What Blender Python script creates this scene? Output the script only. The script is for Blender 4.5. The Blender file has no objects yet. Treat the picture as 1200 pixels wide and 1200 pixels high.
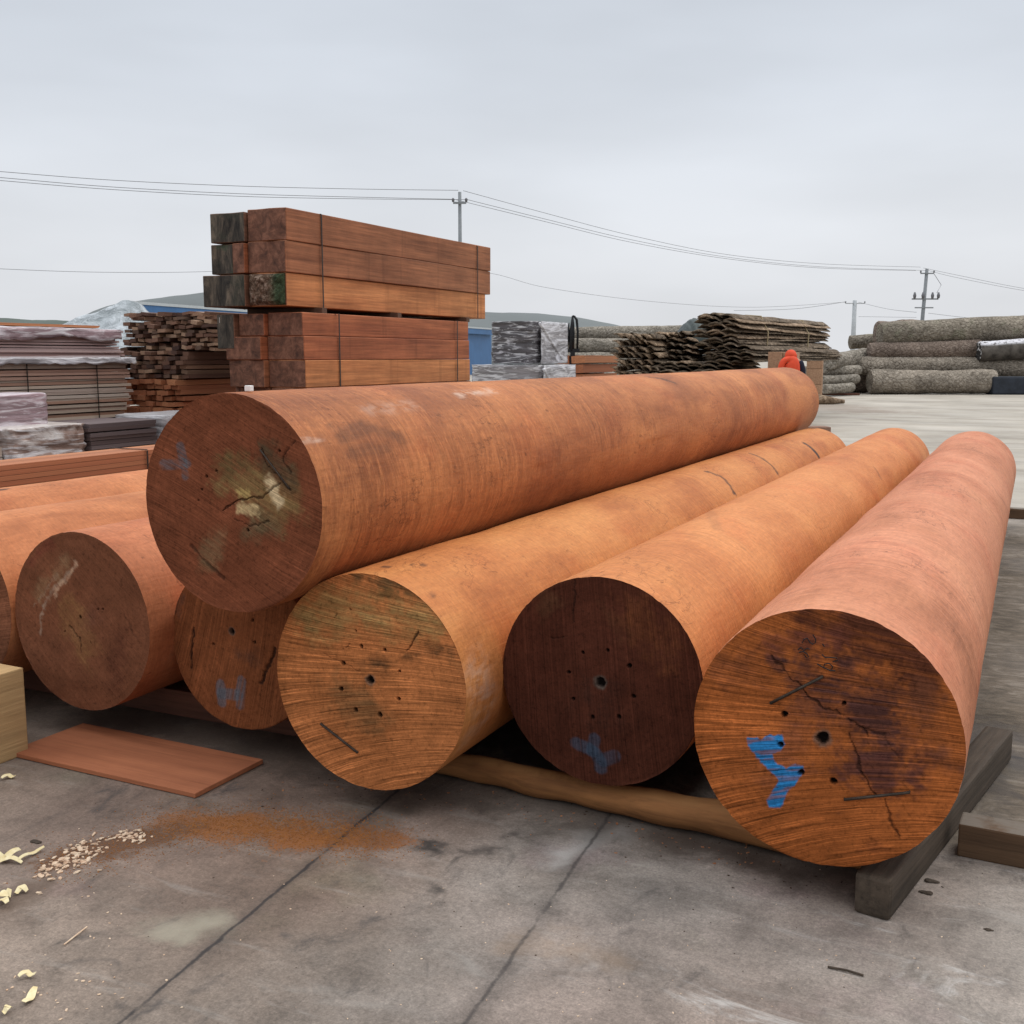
import bpy, bmesh, math, random
import numpy as np
from mathutils import Vector, Matrix
R = math.radians
rng = np.random.default_rng(7)
random.seed(7)
sc = bpy.context.scene
COL = sc.collection

# ------------------------------------------------------------------ camera
YAW, PITCH, CAMH, FPX = 25.2637, 8.0741, 1.6, 1290.0
cam_d = bpy.data.cameras.new('camera')
cam = bpy.data.objects.new('camera', cam_d); COL.objects.link(cam)
cam.location = (0, 0, CAMH); cam.rotation_euler = (R(90 - PITCH), 0, R(YAW))
cam_d.sensor_width = 36; cam_d.lens = 36 * FPX / 1200; cam_d.clip_end = 5000; cam_d.clip_start = .05
sc.camera = cam

# where a point of the photograph (1200 px) lies in the yard
_ca, _sa, _cp, _sp = math.cos(R(YAW)), math.sin(R(YAW)), math.cos(R(PITCH)), math.sin(R(PITCH))
def ray(px, py):
    x = (px - 600) / FPX; u = -(py - 600) / FPX
    d = (x, _cp + u * _sp, -_sp + u * _cp)
    return np.array([d[0] * _ca - d[1] * _sa, d[0] * _sa + d[1] * _ca, d[2]])
O = np.array([0, 0, CAMH])
def on_ground(px, py, z=0.0):
    d = ray(px, py); return O + d * ((z - CAMH) / d[2])
def on_y(px, py, y):
    d = ray(px, py); return O + d * (y / d[1])
def on_x(px, py, x):
    d = ray(px, py); return O + d * (x / d[0])
def at(px, py, D):                      # D metres ahead, measured level along the view
    d = ray(px, py); h = -d[0] * _sa + d[1] * _ca
    return O + d * (D / h)
def zat(py, D):                         # height of picture row py at D metres
    return at(600, py, D)[2]
VR = np.array([_ca, _sa, 0.0])          # rightwards in the view
VF = np.array([-_sa, _ca, 0.0])         # away from the viewer

# ------------------------------------------------------------------ small numpy noise
def vnoise(x, y, seed=0):
    xi = np.floor(x).astype(np.int64); yi = np.floor(y).astype(np.int64)
    xf = x - xi; yf = y - yi
    def h(a, b):
        n = (a * 374761393 + b * 668265263 + seed * 974711) & 0x7fffffff
        n = ((n ^ (n >> 13)) * 1274126177) & 0x7fffffff
        return ((n ^ (n >> 16)) & 0xffff) / 65535.0
    u = xf * xf * (3 - 2 * xf); v = yf * yf * (3 - 2 * yf)
    return (h(xi, yi) * (1 - u) + h(xi + 1, yi) * u) * (1 - v) + (h(xi, yi + 1) * (1 - u) + h(xi + 1, yi + 1) * u) * v
def fbm(x, y, seed=0, o=4):
    s = 0; a = .5; t = 0
    for i in range(o):
        s = s + a * vnoise(x * 2 ** i, y * 2 ** i, seed + i * 17); t += a; a *= .5
    return s / t
def sstep(a, b, x):
    t = np.clip((x - a) / (b - a), 0, 1); return t * t * (3 - 2 * t)
def segd(u, v, pts):
    best = np.full(u.shape, 9e9)
    for (a, b) in zip(pts[:-1], pts[1:]):
        dx, dy = b[0] - a[0], b[1] - a[1]; L = dx * dx + dy * dy + 1e-12
        t = np.clip(((u - a[0]) * dx + (v - a[1]) * dy) / L, 0, 1)
        best = np.minimum(best, np.hypot(u - a[0] - t * dx, v - a[1] - t * dy))
    return best
def inpoly(u, v, P):
    c = np.zeros(u.shape, bool); n = len(P)
    for i in range(n):
        x0, y0 = P[i]; x1, y1 = P[i - 1]
        m = ((y0 > v) != (y1 > v)) & (u < (x1 - x0) * (v - y0) / (y1 - y0 + 1e-12) + x0)
        c ^= m
    return c

# ------------------------------------------------------------------ node helpers
class G:
    def __init__(s, name):
        s.m = bpy.data.materials.new(name); s.m.use_nodes = True
        s.t = s.m.node_tree; s.n = s.t.nodes; s.b = s.n['Principled BSDF']
    def new(s, typ, **kw):
        o = s.n.new(typ)
        for k, v in kw.items(): setattr(o, k, v)
        return o
    def put(s, sock, v):
        if v is None: return
        if isinstance(v, bpy.types.NodeSocket): s.t.links.new(v, sock)
        else:
            if isinstance(v, (tuple, list)) and len(v) == 3 and sock.type == 'RGBA': v = (*v, 1)
            sock.default_value = v
    def obj(s): return s.new('ShaderNodeTexCoord').outputs['Object']
    def pos(s): return s.new('ShaderNodeNewGeometry').outputs['Position']
    def nrm(s): return s.new('ShaderNodeNewGeometry').outputs['Normal']
    def rnd(s): return s.new('ShaderNodeObjectInfo').outputs['Random']
    def attr(s, name, out='Color'):
        o = s.new('ShaderNodeAttribute'); o.attribute_name = name; return o.outputs[out]
    def map(s, v, scale=(1, 1, 1), loc=(0, 0, 0), rot=(0, 0, 0)):
        o = s.new('ShaderNodeMapping'); s.put(o.inputs[0], v)
        o.inputs['Location'].default_value = loc; o.inputs['Rotation'].default_value = rot; o.inputs['Scale'].default_value = scale
        return o.outputs[0]
    def noise(s, v, scale=1, detail=3, rough=.55, dist=0.0):
        o = s.new('ShaderNodeTexNoise'); s.put(o.inputs['Vector'], v)
        o.inputs['Scale'].default_value = scale; o.inputs['Detail'].default_value = detail
        o.inputs['Roughness'].default_value = rough; o.inputs['Distortion'].default_value = dist
        return o.outputs[0]
    def voro(s, v, scale=1, feature='F1', out=0):
        o = s.new('ShaderNodeTexVoronoi', feature=feature); s.put(o.inputs['Vector'], v); o.inputs['Scale'].default_value = scale
        return o.outputs[out]
    def ma(s, op, a, b=None, c=None, clamp=False):
        o = s.new('ShaderNodeMath', operation=op); o.use_clamp = clamp
        s.put(o.inputs[0], a); s.put(o.inputs[1], b); s.put(o.inputs[2], c); return o.outputs[0]
    def vm(s, op, a, b=None, out=0):
        o = s.new('ShaderNodeVectorMath', operation=op); s.put(o.inputs[0], a); s.put(o.inputs[1], b); return o.outputs[out]
    def rng(s, v, a, b, c=0.0, d=1.0, smooth=True):
        o = s.new('ShaderNodeMapRange'); o.interpolation_type = 'SMOOTHSTEP' if smooth else 'LINEAR'
        s.put(o.inputs[0], v)
        for i, k in enumerate((a, b, c, d)): s.put(o.inputs[i + 1], k)
        return o.outputs[0]
    def ramp(s, f, stops):
        o = s.new('ShaderNodeValToRGB'); s.put(o.inputs[0], f); e = o.color_ramp.elements
        while len(e) < len(stops): e.new(.5)
        for k, (p, c) in zip(e, stops): k.position = p; k.color = (*c, 1) if len(c) == 3 else c
        return o.outputs[0]
    def mix(s, f, a, b, mode='MIX'):
        o = s.new('ShaderNodeMix', data_type='RGBA', blend_type=mode)
        s.put(o.inputs[0], f); s.put(o.inputs[6], a); s.put(o.inputs[7], b); return o.outputs[2]
    def sep(s, v):
        o = s.new('ShaderNodeSeparateXYZ'); s.put(o.inputs[0], v); return o.outputs
    def comb(s, x, y, z):
        o = s.new('ShaderNodeCombineXYZ'); s.put(o.inputs[0], x); s.put(o.inputs[1], y); s.put(o.inputs[2], z); return o.outputs[0]
    def bump(s, h, strength=.3, dist=.01):
        o = s.new('ShaderNodeBump'); o.inputs['Strength'].default_value = strength; o.inputs['Distance'].default_value = dist
        s.put(o.inputs['Height'], h); s.t.links.new(o.outputs[0], s.b.inputs['Normal'])
    def fin(s, col, rough=.7, spec=.3, metal=0.0):
        s.put(s.b.inputs['Base Color'], col); s.put(s.b.inputs['Roughness'], rough)
        s.put(s.b.inputs['Specular IOR Level'], spec); s.put(s.b.inputs['Metallic'], metal)
        return s.m
def gray(v): return (v, v, v)
def plain(name, col, rough=.7, var=.25, scale=6, bump=.15, metal=0.0, spec=.3):
    g = G(name); o = g.obj(); n = g.noise(o, scale, 5, .6)
    c = g.mix(1, col, g.ramp(n, [(.3, gray(1 - var)), (.7, gray(1 + var))]), 'MULTIPLY')
    g.bump(g.noise(o, scale * 6, 4), bump, .01)
    return g.fin(c, rough, spec, metal)

# ------------------------------------------------------------------ object helpers
def link(name, me, mat=None, parent=None):
    o = bpy.data.objects.new(name, me); COL.objects.link(o)
    if mat is not None and me is not None:
        for m in (mat if isinstance(mat, (list, tuple)) else [mat]): me.materials.append(m)
    if parent is not None: o.parent = parent
    return o
def tag(o, label=None, cat=None, group=None, kind=None):
    if label: o['label'] = label
    if cat: o['category'] = cat; o['kind'] = 'thing'
    if group: o['group'] = group
    if kind: o['kind'] = kind
    return o
def thing(name, label, cat, loc=(0, 0, 0), rz=0.0, group=None):
    o = bpy.data.objects.new(name, None); COL.objects.link(o)
    o.empty_display_size = .2
    o.location = loc; o.rotation_euler = (0, 0, rz)
    return tag(o, label, cat, group)
def mesh_np(name, V, F, smooth=True):
    me = bpy.data.meshes.new(name)
    me.from_pydata([tuple(v) for v in V], [], [tuple(int(i) for i in f) for f in F])
    if smooth: me.polygons.foreach_set('use_smooth', np.ones(len(me.polygons), bool))
    me.update(); return me
def fattr(me, name, arr):
    a = me.attributes.new(name, 'FLOAT', 'POINT'); a.data.foreach_set('value', np.asarray(arr, np.float32).ravel())
def cattr(me, name, arr):
    a = me.attributes.new(name, 'FLOAT_COLOR', 'POINT')
    c = np.ones((len(arr), 4), np.float32); c[:, :3] = arr; a.data.foreach_set('color', c.ravel())

class MB:
    def __init__(s): s.V = []; s.F = []; s.M = []
    def add(s, V, F, mi=0):
        b = len(s.V); s.V += [tuple(v) for v in V]; s.F += [tuple(i + b for i in f) for f in F]; s.M += [mi] * len(F); return s
    def box(s, c, d, M=None, mi=0, ch=0.0):
        hx, hy, hz = d[0] / 2, d[1] / 2, d[2] / 2
        if ch <= 0:
            V = [(x * hx, y * hy, z * hz) for x in (-1, 1) for y in (-1, 1) for z in (-1, 1)]
            F = [(0, 1, 3, 2), (4, 6, 7, 5), (0, 4, 5, 1), (2, 3, 7, 6), (0, 2, 6, 4), (1, 5, 7, 3)]
        else:
            bm = bmesh.new(); bmesh.ops.create_cube(bm, size=1)
            for v in bm.verts: v.co = Vector((v.co.x * d[0], v.co.y * d[1], v.co.z * d[2]))
            bmesh.ops.bevel(bm, geom=bm.edges[:], offset=ch, segments=2, affect='EDGES', profile=.6)
            bm.verts.index_update()
            V = [v.co[:] for v in bm.verts]; F = [[v.index for v in f.verts] for f in bm.faces]; bm.free()
        if M is not None: V = [tuple(M @ Vector(v)) for v in V]
        V = [(v[0] + c[0], v[1] + c[1], v[2] + c[2]) for v in V]
        return s.add(V, F, mi)
    def tube(s, pts, r, n=8, mi=0, cap=True):
        pts = [Vector(p) for p in pts]; rs = r if isinstance(r, (list, tuple)) else [r] * len(pts)
        V = []; F = []
        for i, p in enumerate(pts):
            t = (pts[min(i + 1, len(pts) - 1)] - pts[max(i - 1, 0)]).normalized()
            a = Vector((0, 0, 1)) if abs(t.z) < .9 else Vector((1, 0, 0))
            u = t.cross(a).normalized(); w = t.cross(u)
            for k in range(n):
                q = 2 * math.pi * k / n; V.append(p + rs[i] * (math.cos(q) * u + math.sin(q) * w))
        for i in range(len(pts) - 1):
            for k in range(n): F.append((i * n + k, i * n + (k + 1) % n, (i + 1) * n + (k + 1) % n, (i + 1) * n + k))
        if cap: F.append(tuple(range(n))); F.append(tuple((len(pts) - 1) * n + k for k in reversed(range(n))))
        return s.add(V, F, mi)
    def mesh(s, name, smooth=False):
        me = bpy.data.meshes.new(name); me.from_pydata(s.V, [], s.F)
        me.polygons.foreach_set('material_index', s.M)
        if smooth: me.polygons.foreach_set('use_smooth', [True] * len(s.F))
        bm = bmesh.new(); bm.from_mesh(me); bmesh.ops.recalc_face_normals(bm, faces=bm.faces[:]); bm.to_mesh(me); bm.free()
        me.update(); return me
    def build(s, name, mat, parent=None, smooth=False): return link(name, s.mesh(name, smooth), mat, parent)

# ------------------------------------------------------------------ world, sun, view
SUN_EL, SUN_AZ = 58, 35
w = bpy.data.worlds.new('World'); sc.world = w; w.use_nodes = True
nt = w.node_tree; bg = nt.nodes['Background']; L = nt.links.new
tc = nt.nodes.new('ShaderNodeTexCoord')
sky = nt.nodes.new('ShaderNodeTexSky'); sky.sky_type = 'NISHITA'; sky.sun_disc = False
sky.sun_elevation = R(SUN_EL); sky.sun_rotation = R(SUN_AZ); sky.air_density = 1.5; sky.dust_density = 4
sxyz = nt.nodes.new('ShaderNodeSeparateXYZ'); L(tc.outputs['Generated'], sxyz.inputs[0])
rp = nt.nodes.new('ShaderNodeValToRGB'); L(sxyz.outputs[2], rp.inputs[0])
SKYSTOPS = [(0.0, (7.6, 7.75, 8.05)), (.10, (7.3, 7.55, 8.0)), (.22, (6.7, 7.1, 7.75)), (.32, (6.35, 6.8, 7.5)), (.54, (10.4, 10.8, 11.4)), (1.0, (20.5, 21, 21.6))]
e = rp.color_ramp.elements
while len(e) < len(SKYSTOPS): e.new(.5)
for k, (p, c) in zip(e, SKYSTOPS): k.position = p; k.color = (*[x / 25 for x in c], 1)
mp = nt.nodes.new('ShaderNodeMapping'); mp.inputs['Scale'].default_value = (1.2, 1.2, 4.5); L(tc.outputs['Generated'], mp.inputs[0])
nz = nt.nodes.new('ShaderNodeTexNoise'); nz.inputs['Scale'].default_value = 1.6; nz.inputs['Detail'].default_value = 4; nz.inputs['Roughness'].default_value = .5
L(mp.outputs[0], nz.inputs['Vector'])
mr = nt.nodes.new('ShaderNodeMapRange'); L(nz.outputs[0], mr.inputs[0])
for i, v in enumerate((.3, .7, 22.4, 27.4)): mr.inputs[i + 1].default_value = v
vs = nt.nodes.new('ShaderNodeVectorMath'); vs.operation = 'SCALE'; L(rp.outputs[0], vs.inputs[0]); L(mr.outputs[0], vs.inputs['Scale'])
mx = nt.nodes.new('ShaderNodeMix'); mx.data_type = 'RGBA'; mx.inputs[0].default_value = .94
L(sky.outputs[0], mx.inputs[6]); L(vs.outputs[0], mx.inputs[7]); L(mx.outputs[2], bg.inputs[0]); bg.inputs[1].default_value = .1
sd = bpy.data.lights.new('sun', 'SUN'); sd.energy = 1.1; sd.angle = R(24); sd.color = (1, .96, .9)
so = bpy.data.objects.new('sun', sd); COL.objects.link(so)
sdir = Vector((math.sin(R(SUN_AZ)) * math.cos(R(SUN_EL)), math.cos(R(SUN_AZ)) * math.cos(R(SUN_EL)), math.sin(R(SUN_EL))))
so.rotation_euler = sdir.to_track_quat('Z', 'Y').to_euler(); so.location = (0, 0, 30)
vs_ = sc.view_settings; vs_.view_transform = 'Standard'; vs_.look = 'None'; vs_.gamma = 1; vs_.use_curve_mapping = False; vs_.exposure = 0.06
sc.cycles.max_bounces = 6; sc.cycles.use_denoising = True

# ------------------------------------------------------------------ ground
def seg_dist(g, p, a, b):
    ab = (b[0] - a[0], b[1] - a[1], 0); l2 = ab[0] ** 2 + ab[1] ** 2
    pa = g.vm('SUBTRACT', p, (a[0], a[1], 0))
    t = g.ma('DIVIDE', g.vm('DOT_PRODUCT', pa, ab, 1), l2, clamp=True)
    sc_ = g.new('ShaderNodeVectorMath', operation='SCALE'); sc_.inputs[0].default_value = ab; g.put(sc_.inputs['Scale'], t)
    return g.vm('LENGTH', g.vm('SUBTRACT', pa, sc_.outputs[0]), None, 1)
def ground_mat():
    g = G('concrete'); p = g.pos(); x, y, z = g.sep(p)
    flat = g.comb(x, y, 0.0)
    def wcol(sc_, det):
        o = g.new('ShaderNodeTexNoise'); g.put(o.inputs['Vector'], flat); o.inputs['Scale'].default_value = sc_; o.inputs['Detail'].default_value = det; o.inputs['Roughness'].default_value = .62
        return g.vm('SUBTRACT', o.outputs['Color'], (.5, .5, .5))
    def scl(v, k):
        o = g.new('ShaderNodeVectorMath', operation='SCALE'); g.put(o.inputs[0], v); o.inputs['Scale'].default_value = k; return o.outputs[0]
    warp = g.vm('ADD', flat, g.vm('ADD', scl(wcol(2.2, 3), .34), scl(wcol(11, 5), .14)))
    jwarp = g.vm('ADD', flat, g.vm('ADD', scl(wcol(1.6, 2), .03), scl(wcol(16, 5), .022)))
    grit = g.noise(flat, 150, 4, .75)
    n1 = g.noise(flat, .9, 6, .62); n2 = g.noise(flat, 5.5, 7, .68, .4); n3 = g.noise(flat, 60, 4, .7)
    warm = g.noise(g.map(flat, loc=(9, 3, 0)), .55, 3, .5)
    c = g.ramp(n1, [(.28, (.098, .083, .071)), (.5, (.175, .153, .134)), (.72, (.265, .236, .21))])
    lw = g.rng(g.ma('ADD', x, g.ma('MULTIPLY', g.ma('SUBTRACT', n1, .5), 2.0)), -.9, -2.1)
    c = g.mix(g.ma('MULTIPLY', lw, .8), c, g.mix(1, c, (.98, .84, .74), 'MULTIPLY'))
    c = g.mix(g.rng(warm, .42, .62, 0, .7), c, g.mix(1, c, (1.06, .93, .90), 'MULTIPLY'))
    c = g.mix(.85, c, g.ramp(n2, [(.25, gray(.5)), (.5, gray(1.0)), (.8, gray(1.4))]), 'MULTIPLY')
    c = g.mix(.7, c, g.ramp(n3, [(.25, gray(.55)), (.75, gray(1.4))]), 'MULTIPLY')
    c = g.mix(.75, c, g.ramp(grit, [(.3, gray(.6)), (.5, gray(1)), (.7, gray(1.4))]), 'MULTIPLY')
    # slab to the right of the joint is paler and dustier
    wob = g.ma('MULTIPLY', g.ma('SUBTRACT', n2, .5), .35)
    right = g.rng(g.ma('ADD', x, wob), -1.25, -.55)
    c = g.mix(g.ma('MULTIPLY', right, .75), c, g.mix(1, c, (1.50, 1.50, 1.48), 'MULTIPLY'))
    pw = g.noise(g.map(flat, (1.0, 3.2, 1), rot=(0, 0, R(-14)), loc=(2, 7, 0)), 2.1, 8, .72, .9)
    c = g.mix(g.ma('MULTIPLY', g.ma('MULTIPLY', right, g.rng(pw, .55, .72)), .75), c, (.47, .45, .425))
    gp = g.noise(g.map(flat, loc=(7, 2, 0)), 1.1, 5, .6)
    c = g.mix(g.rng(gp, .58, .72, 0, .45), c, g.mix(1, c, (.86, 1.0, .84), 'MULTIPLY'))
    c = g.mix(g.rng(gp, .42, .30, 0, .5), c, g.mix(1, c, (1.02, .88, .98), 'MULTIPLY'))
    # pale cement drag marks
    dm = g.noise(g.map(flat, (1.3, 5.5, 1), rot=(0, 0, R(20))), 1.7, 6, .65, .6)
    c = g.mix(g.ma('MULTIPLY', g.rng(dm, .54, .74), .28), c, (.36, .34, .31))
    dk = g.noise(g.map(flat, (2.5, 1.2, 1), loc=(4, 1, 0)), 1.8, 7, .7, 1.0)
    c = g.mix(g.ma('MULTIPLY', g.rng(dk, .55, .70), .7), c, (.05, .044, .042))
    # worn rough concrete with dark striations, right of the logs
    rr = g.ma('MULTIPLY', g.rng(g.ma('ADD', x, g.ma('MULTIPLY', wob, .5)), -.30, -.12), g.rng(y, 3.6, 3.8))
    rr = g.ma('MULTIPLY', rr, g.rng(y, 11.9, 11.2))
    st = g.ma('ADD', g.ma('MULTIPLY', g.noise(g.map(flat, (2.4, 4.6, 1)), 1.9, 8, .76, 1.6), .6), g.ma('MULTIPLY', g.noise(flat, 1.6, 6, .65), .4))
    c = g.mix(rr, c, g.ramp(st, [(.38, (.042, .031, .019)), (.52, (.13, .10, .07)), (.70, (.33, .285, .235))]))
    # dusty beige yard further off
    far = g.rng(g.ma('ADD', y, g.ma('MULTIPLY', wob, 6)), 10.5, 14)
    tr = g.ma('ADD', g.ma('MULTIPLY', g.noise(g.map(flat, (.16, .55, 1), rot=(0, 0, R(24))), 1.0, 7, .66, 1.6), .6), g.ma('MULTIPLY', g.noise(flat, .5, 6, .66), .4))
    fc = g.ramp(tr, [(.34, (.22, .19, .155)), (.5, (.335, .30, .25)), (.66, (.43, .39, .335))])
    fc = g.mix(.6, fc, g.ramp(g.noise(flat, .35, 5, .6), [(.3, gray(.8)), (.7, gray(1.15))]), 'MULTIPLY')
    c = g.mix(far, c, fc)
    # sawdust staining
    def stain(a, b, r0, r1, col, k, c, grainy=False):
        d = g.ma('ADD', seg_dist(g, warp, a, b), g.ma('MULTIPLY', g.ma('SUBTRACT', n2, .5), r1 * 1.3))
        m = g.ma('MULTIPLY', g.rng(d, r1, r0), k)
        if grainy:
            gr = g.ma('ADD', g.ma('MULTIPLY', grit, .6), g.ma('MULTIPLY', n3, .4))
            m = g.rng(g.ma('ADD', m, g.ma('MULTIPLY', g.ma('SUBTRACT', gr, .5), 2.2)), .28, .62)
            m = g.ma('MULTIPLY', m, g.rng(d, r1 * 1.25, r1 * .6))
        return g.mix(m, c, col)
    a, b = on_ground(205, 968), on_ground(445, 985)
    c = stain(a, b, .0, .24, (.25, .095, .03), .68, c, True)
    c = stain(on_ground(60, 1010), on_ground(205, 975), .0, .2, (.12, .062, .035), .75, c, True)
    c = stain(on_ground(0, 1070), on_ground(40, 1040), .0, .12, (.10, .065, .045), .7, c)
    c = stain(on_ground(480, 912), on_ground(430, 1010), .0, .12, (.10, .075, .06), .5, c)
    c = stain(on_ground(195, 1095), on_ground(255, 1085), .0, .12, (.30, .275, .21), .7, c)
    c = stain(on_ground(650, 1010), on_ground(720, 975), .0, .1, (.40, .385, .36), .7, c)
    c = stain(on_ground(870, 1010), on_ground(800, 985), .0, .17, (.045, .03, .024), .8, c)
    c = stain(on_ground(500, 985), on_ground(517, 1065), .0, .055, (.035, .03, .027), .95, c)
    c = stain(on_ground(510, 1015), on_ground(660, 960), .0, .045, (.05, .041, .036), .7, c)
    c = stain(on_ground(610, 1105), on_ground(700, 1125), .0, .1, (.30, .21, .14), .45, c)
    c = stain(on_ground(330, 1110), on_ground(430, 1070), .0, .035, (.07, .06, .055), .6, c)
    c = stain(on_ground(960, 475), on_ground(1010, 482), .2, 2.2, (.17, .12, .085), .6, c)
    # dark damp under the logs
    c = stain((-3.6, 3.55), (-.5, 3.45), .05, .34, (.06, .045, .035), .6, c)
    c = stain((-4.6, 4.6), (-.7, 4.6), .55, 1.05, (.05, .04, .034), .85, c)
    # joints
    def joint(a, b, wd, soft, k, c):
        d = g.ma('ADD', seg_dist(g, jwarp, a, b), g.ma('MULTIPLY', g.ma('SUBTRACT', n2, .45), wd * 2.2))
        return g.mix(g.ma('MULTIPLY', g.rng(d, soft, wd * .5), k), c, (.03, .026, .025))
    c = joint((-1.84, 1.0), (-2.08, 3.7), .006, .011, .95, c)
    c = joint((-1.84, 1.0), (-2.08, 3.7), .01, .05, .25, c)
    c = joint((-1.10, 1.6), (-1.275, 3.6), .004, .011, .7, c)
    c = joint((-1.10, 1.6), (-1.275, 3.6), .015, .07, .3, c)
    c = joint((-.05, 4.72), (3, 4.35), .008, .02, .8, c)
    c = joint((-8, 18.5), (9, 18.3), .03, .06, .5, c)
    h = g.ma('ADD', g.ma('MULTIPLY', n2, .5), g.ma('ADD', g.ma('MULTIPLY', n3, .4), g.ma('MULTIPLY', grit, .3)))
    h = g.ma('ADD', h, g.ma('MULTIPLY', g.ma('MULTIPLY', rr, st), 1.4))
    g.bump(h, .35, .012)
    return g.fin(c, g.rng(n1, .3, .7, .55, .85), .35)
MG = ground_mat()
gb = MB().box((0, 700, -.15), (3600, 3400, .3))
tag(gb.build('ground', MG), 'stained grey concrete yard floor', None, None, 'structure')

# ------------------------------------------------------------------ peeled logs
def body_mat(name, light, mid, dark, seed, streak=.5, blotch=.5):
    g = G(name); o = g.map(g.obj(), loc=(seed * 3.1, seed * 7.7, seed * 1.3))
    n1 = g.noise(o, 1.1, 5, .6, .3)
    n2 = g.noise(g.map(o, (3.5, 26, 3.5)), 1, 5, .62, .6)
    n3 = g.noise(g.map(o, (70, 9, 70)), 1, 4, .6)
    n4 = g.noise(g.map(o, (14, 100, 14)), 1, 3, .6, .4)
    n5 = g.noise(g.map(o, (5, 1.2, 5)), 1, 4, .6, .5)
    msk = g.rng(g.noise(g.map(o, loc=(3, 3, 3)), .8, 3), .42, .62)
    c = g.ramp(g.ma('ADD', g.ma('MULTIPLY', n1, .6), g.ma('MULTIPLY', n5, .4)), [(.36, dark), (.47, mid), (.60, light)])
    hue = g.noise(g.map(o, (1, .6, 1), loc=(11, 5, 2)), 2.3, 4, .6)
    c = g.mix(g.rng(hue, .5, .72, 0, .55), c, g.mix(1, c, (1.04, 1.10, 1.05), 'MULTIPLY'))
    c = g.mix(g.rng(hue, .5, .3, 0, .6), c, g.mix(1, c, (.92, .74, .70), 'MULTIPLY'))
    rdg = g.noise(g.map(o, (3, 15, 3), loc=(2, 9, 4)), 1, 4, .6, 1.1)
    rl = g.ma('MULTIPLY', g.rng(g.ma('ABSOLUTE', g.ma('SUBTRACT', rdg, .5)), .035, .0), g.ma('MULTIPLY', msk, streak))
    c = g.mix(g.ma('MULTIPLY', rl, .75), c, tuple(min(1, v * 1.18) for v in light))
    ck = g.noise(g.map(o, (9, 3.5, 9), loc=(6, 2, 8)), 1, 5, .62, .8)
    cl = g.ma('MULTIPLY', g.rng(g.ma('ABSOLUTE', g.ma('SUBTRACT', ck, .5)), .012, .0), g.rng(g.noise(g.map(o, loc=(8, 8, 1)), 1.6, 3), .52, .62))
    c = g.mix(g.ma('MULTIPLY', cl, .7), c, tuple(v * .45 for v in dark))
    c = g.mix(g.ma('MULTIPLY', msk, streak), c, g.ramp(n2, [(.28, gray(.45)), (.5, gray(1.0)), (.75, gray(1.25))]), 'MULTIPLY')
    c = g.mix(.3, c, g.ramp(n3, [(.25, gray(.72)), (.75, gray(1.22))]), 'MULTIPLY')
    iso = g.noise(o, 48, 5, .72, .3)
    c = g.mix(.5, c, g.ramp(iso, [(.3, gray(.66)), (.5, gray(1)), (.72, gray(1.3))]), 'MULTIPLY')
    c = g.mix(.38, c, g.ramp(n4, [(.25, gray(.7)), (.75, gray(1.22))]), 'MULTIPLY')
    spk = g.noise(g.map(o, (22, 16, 22)), 1, 6, .72, .5)
    c = g.mix(g.ma('MULTIPLY', g.rng(spk, .60, .70), blotch), c, tuple(v * .4 for v in dark))
    c = g.mix(g.attr('dark', 'Fac'), c, (.035, .02, .015))
    pale = g.attr('pale', 'Fac')
    c = g.mix(g.ma('MULTIPLY', pale, g.rng(g.noise(g.map(o, (30, 12, 30)), 1, 4), .35, .65)), c, (.72, .6, .5))
    h = g.ma('ADD', g.ma('MULTIPLY', n2, g.ma('ADD', g.ma('MULTIPLY', msk, .7), .2)), g.ma('ADD', g.ma('MULTIPLY', n3, .25), g.ma('MULTIPLY', n4, .3)))
    g.bump(h, .6, .014)
    return g.fin(c, .65, .2)
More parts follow.
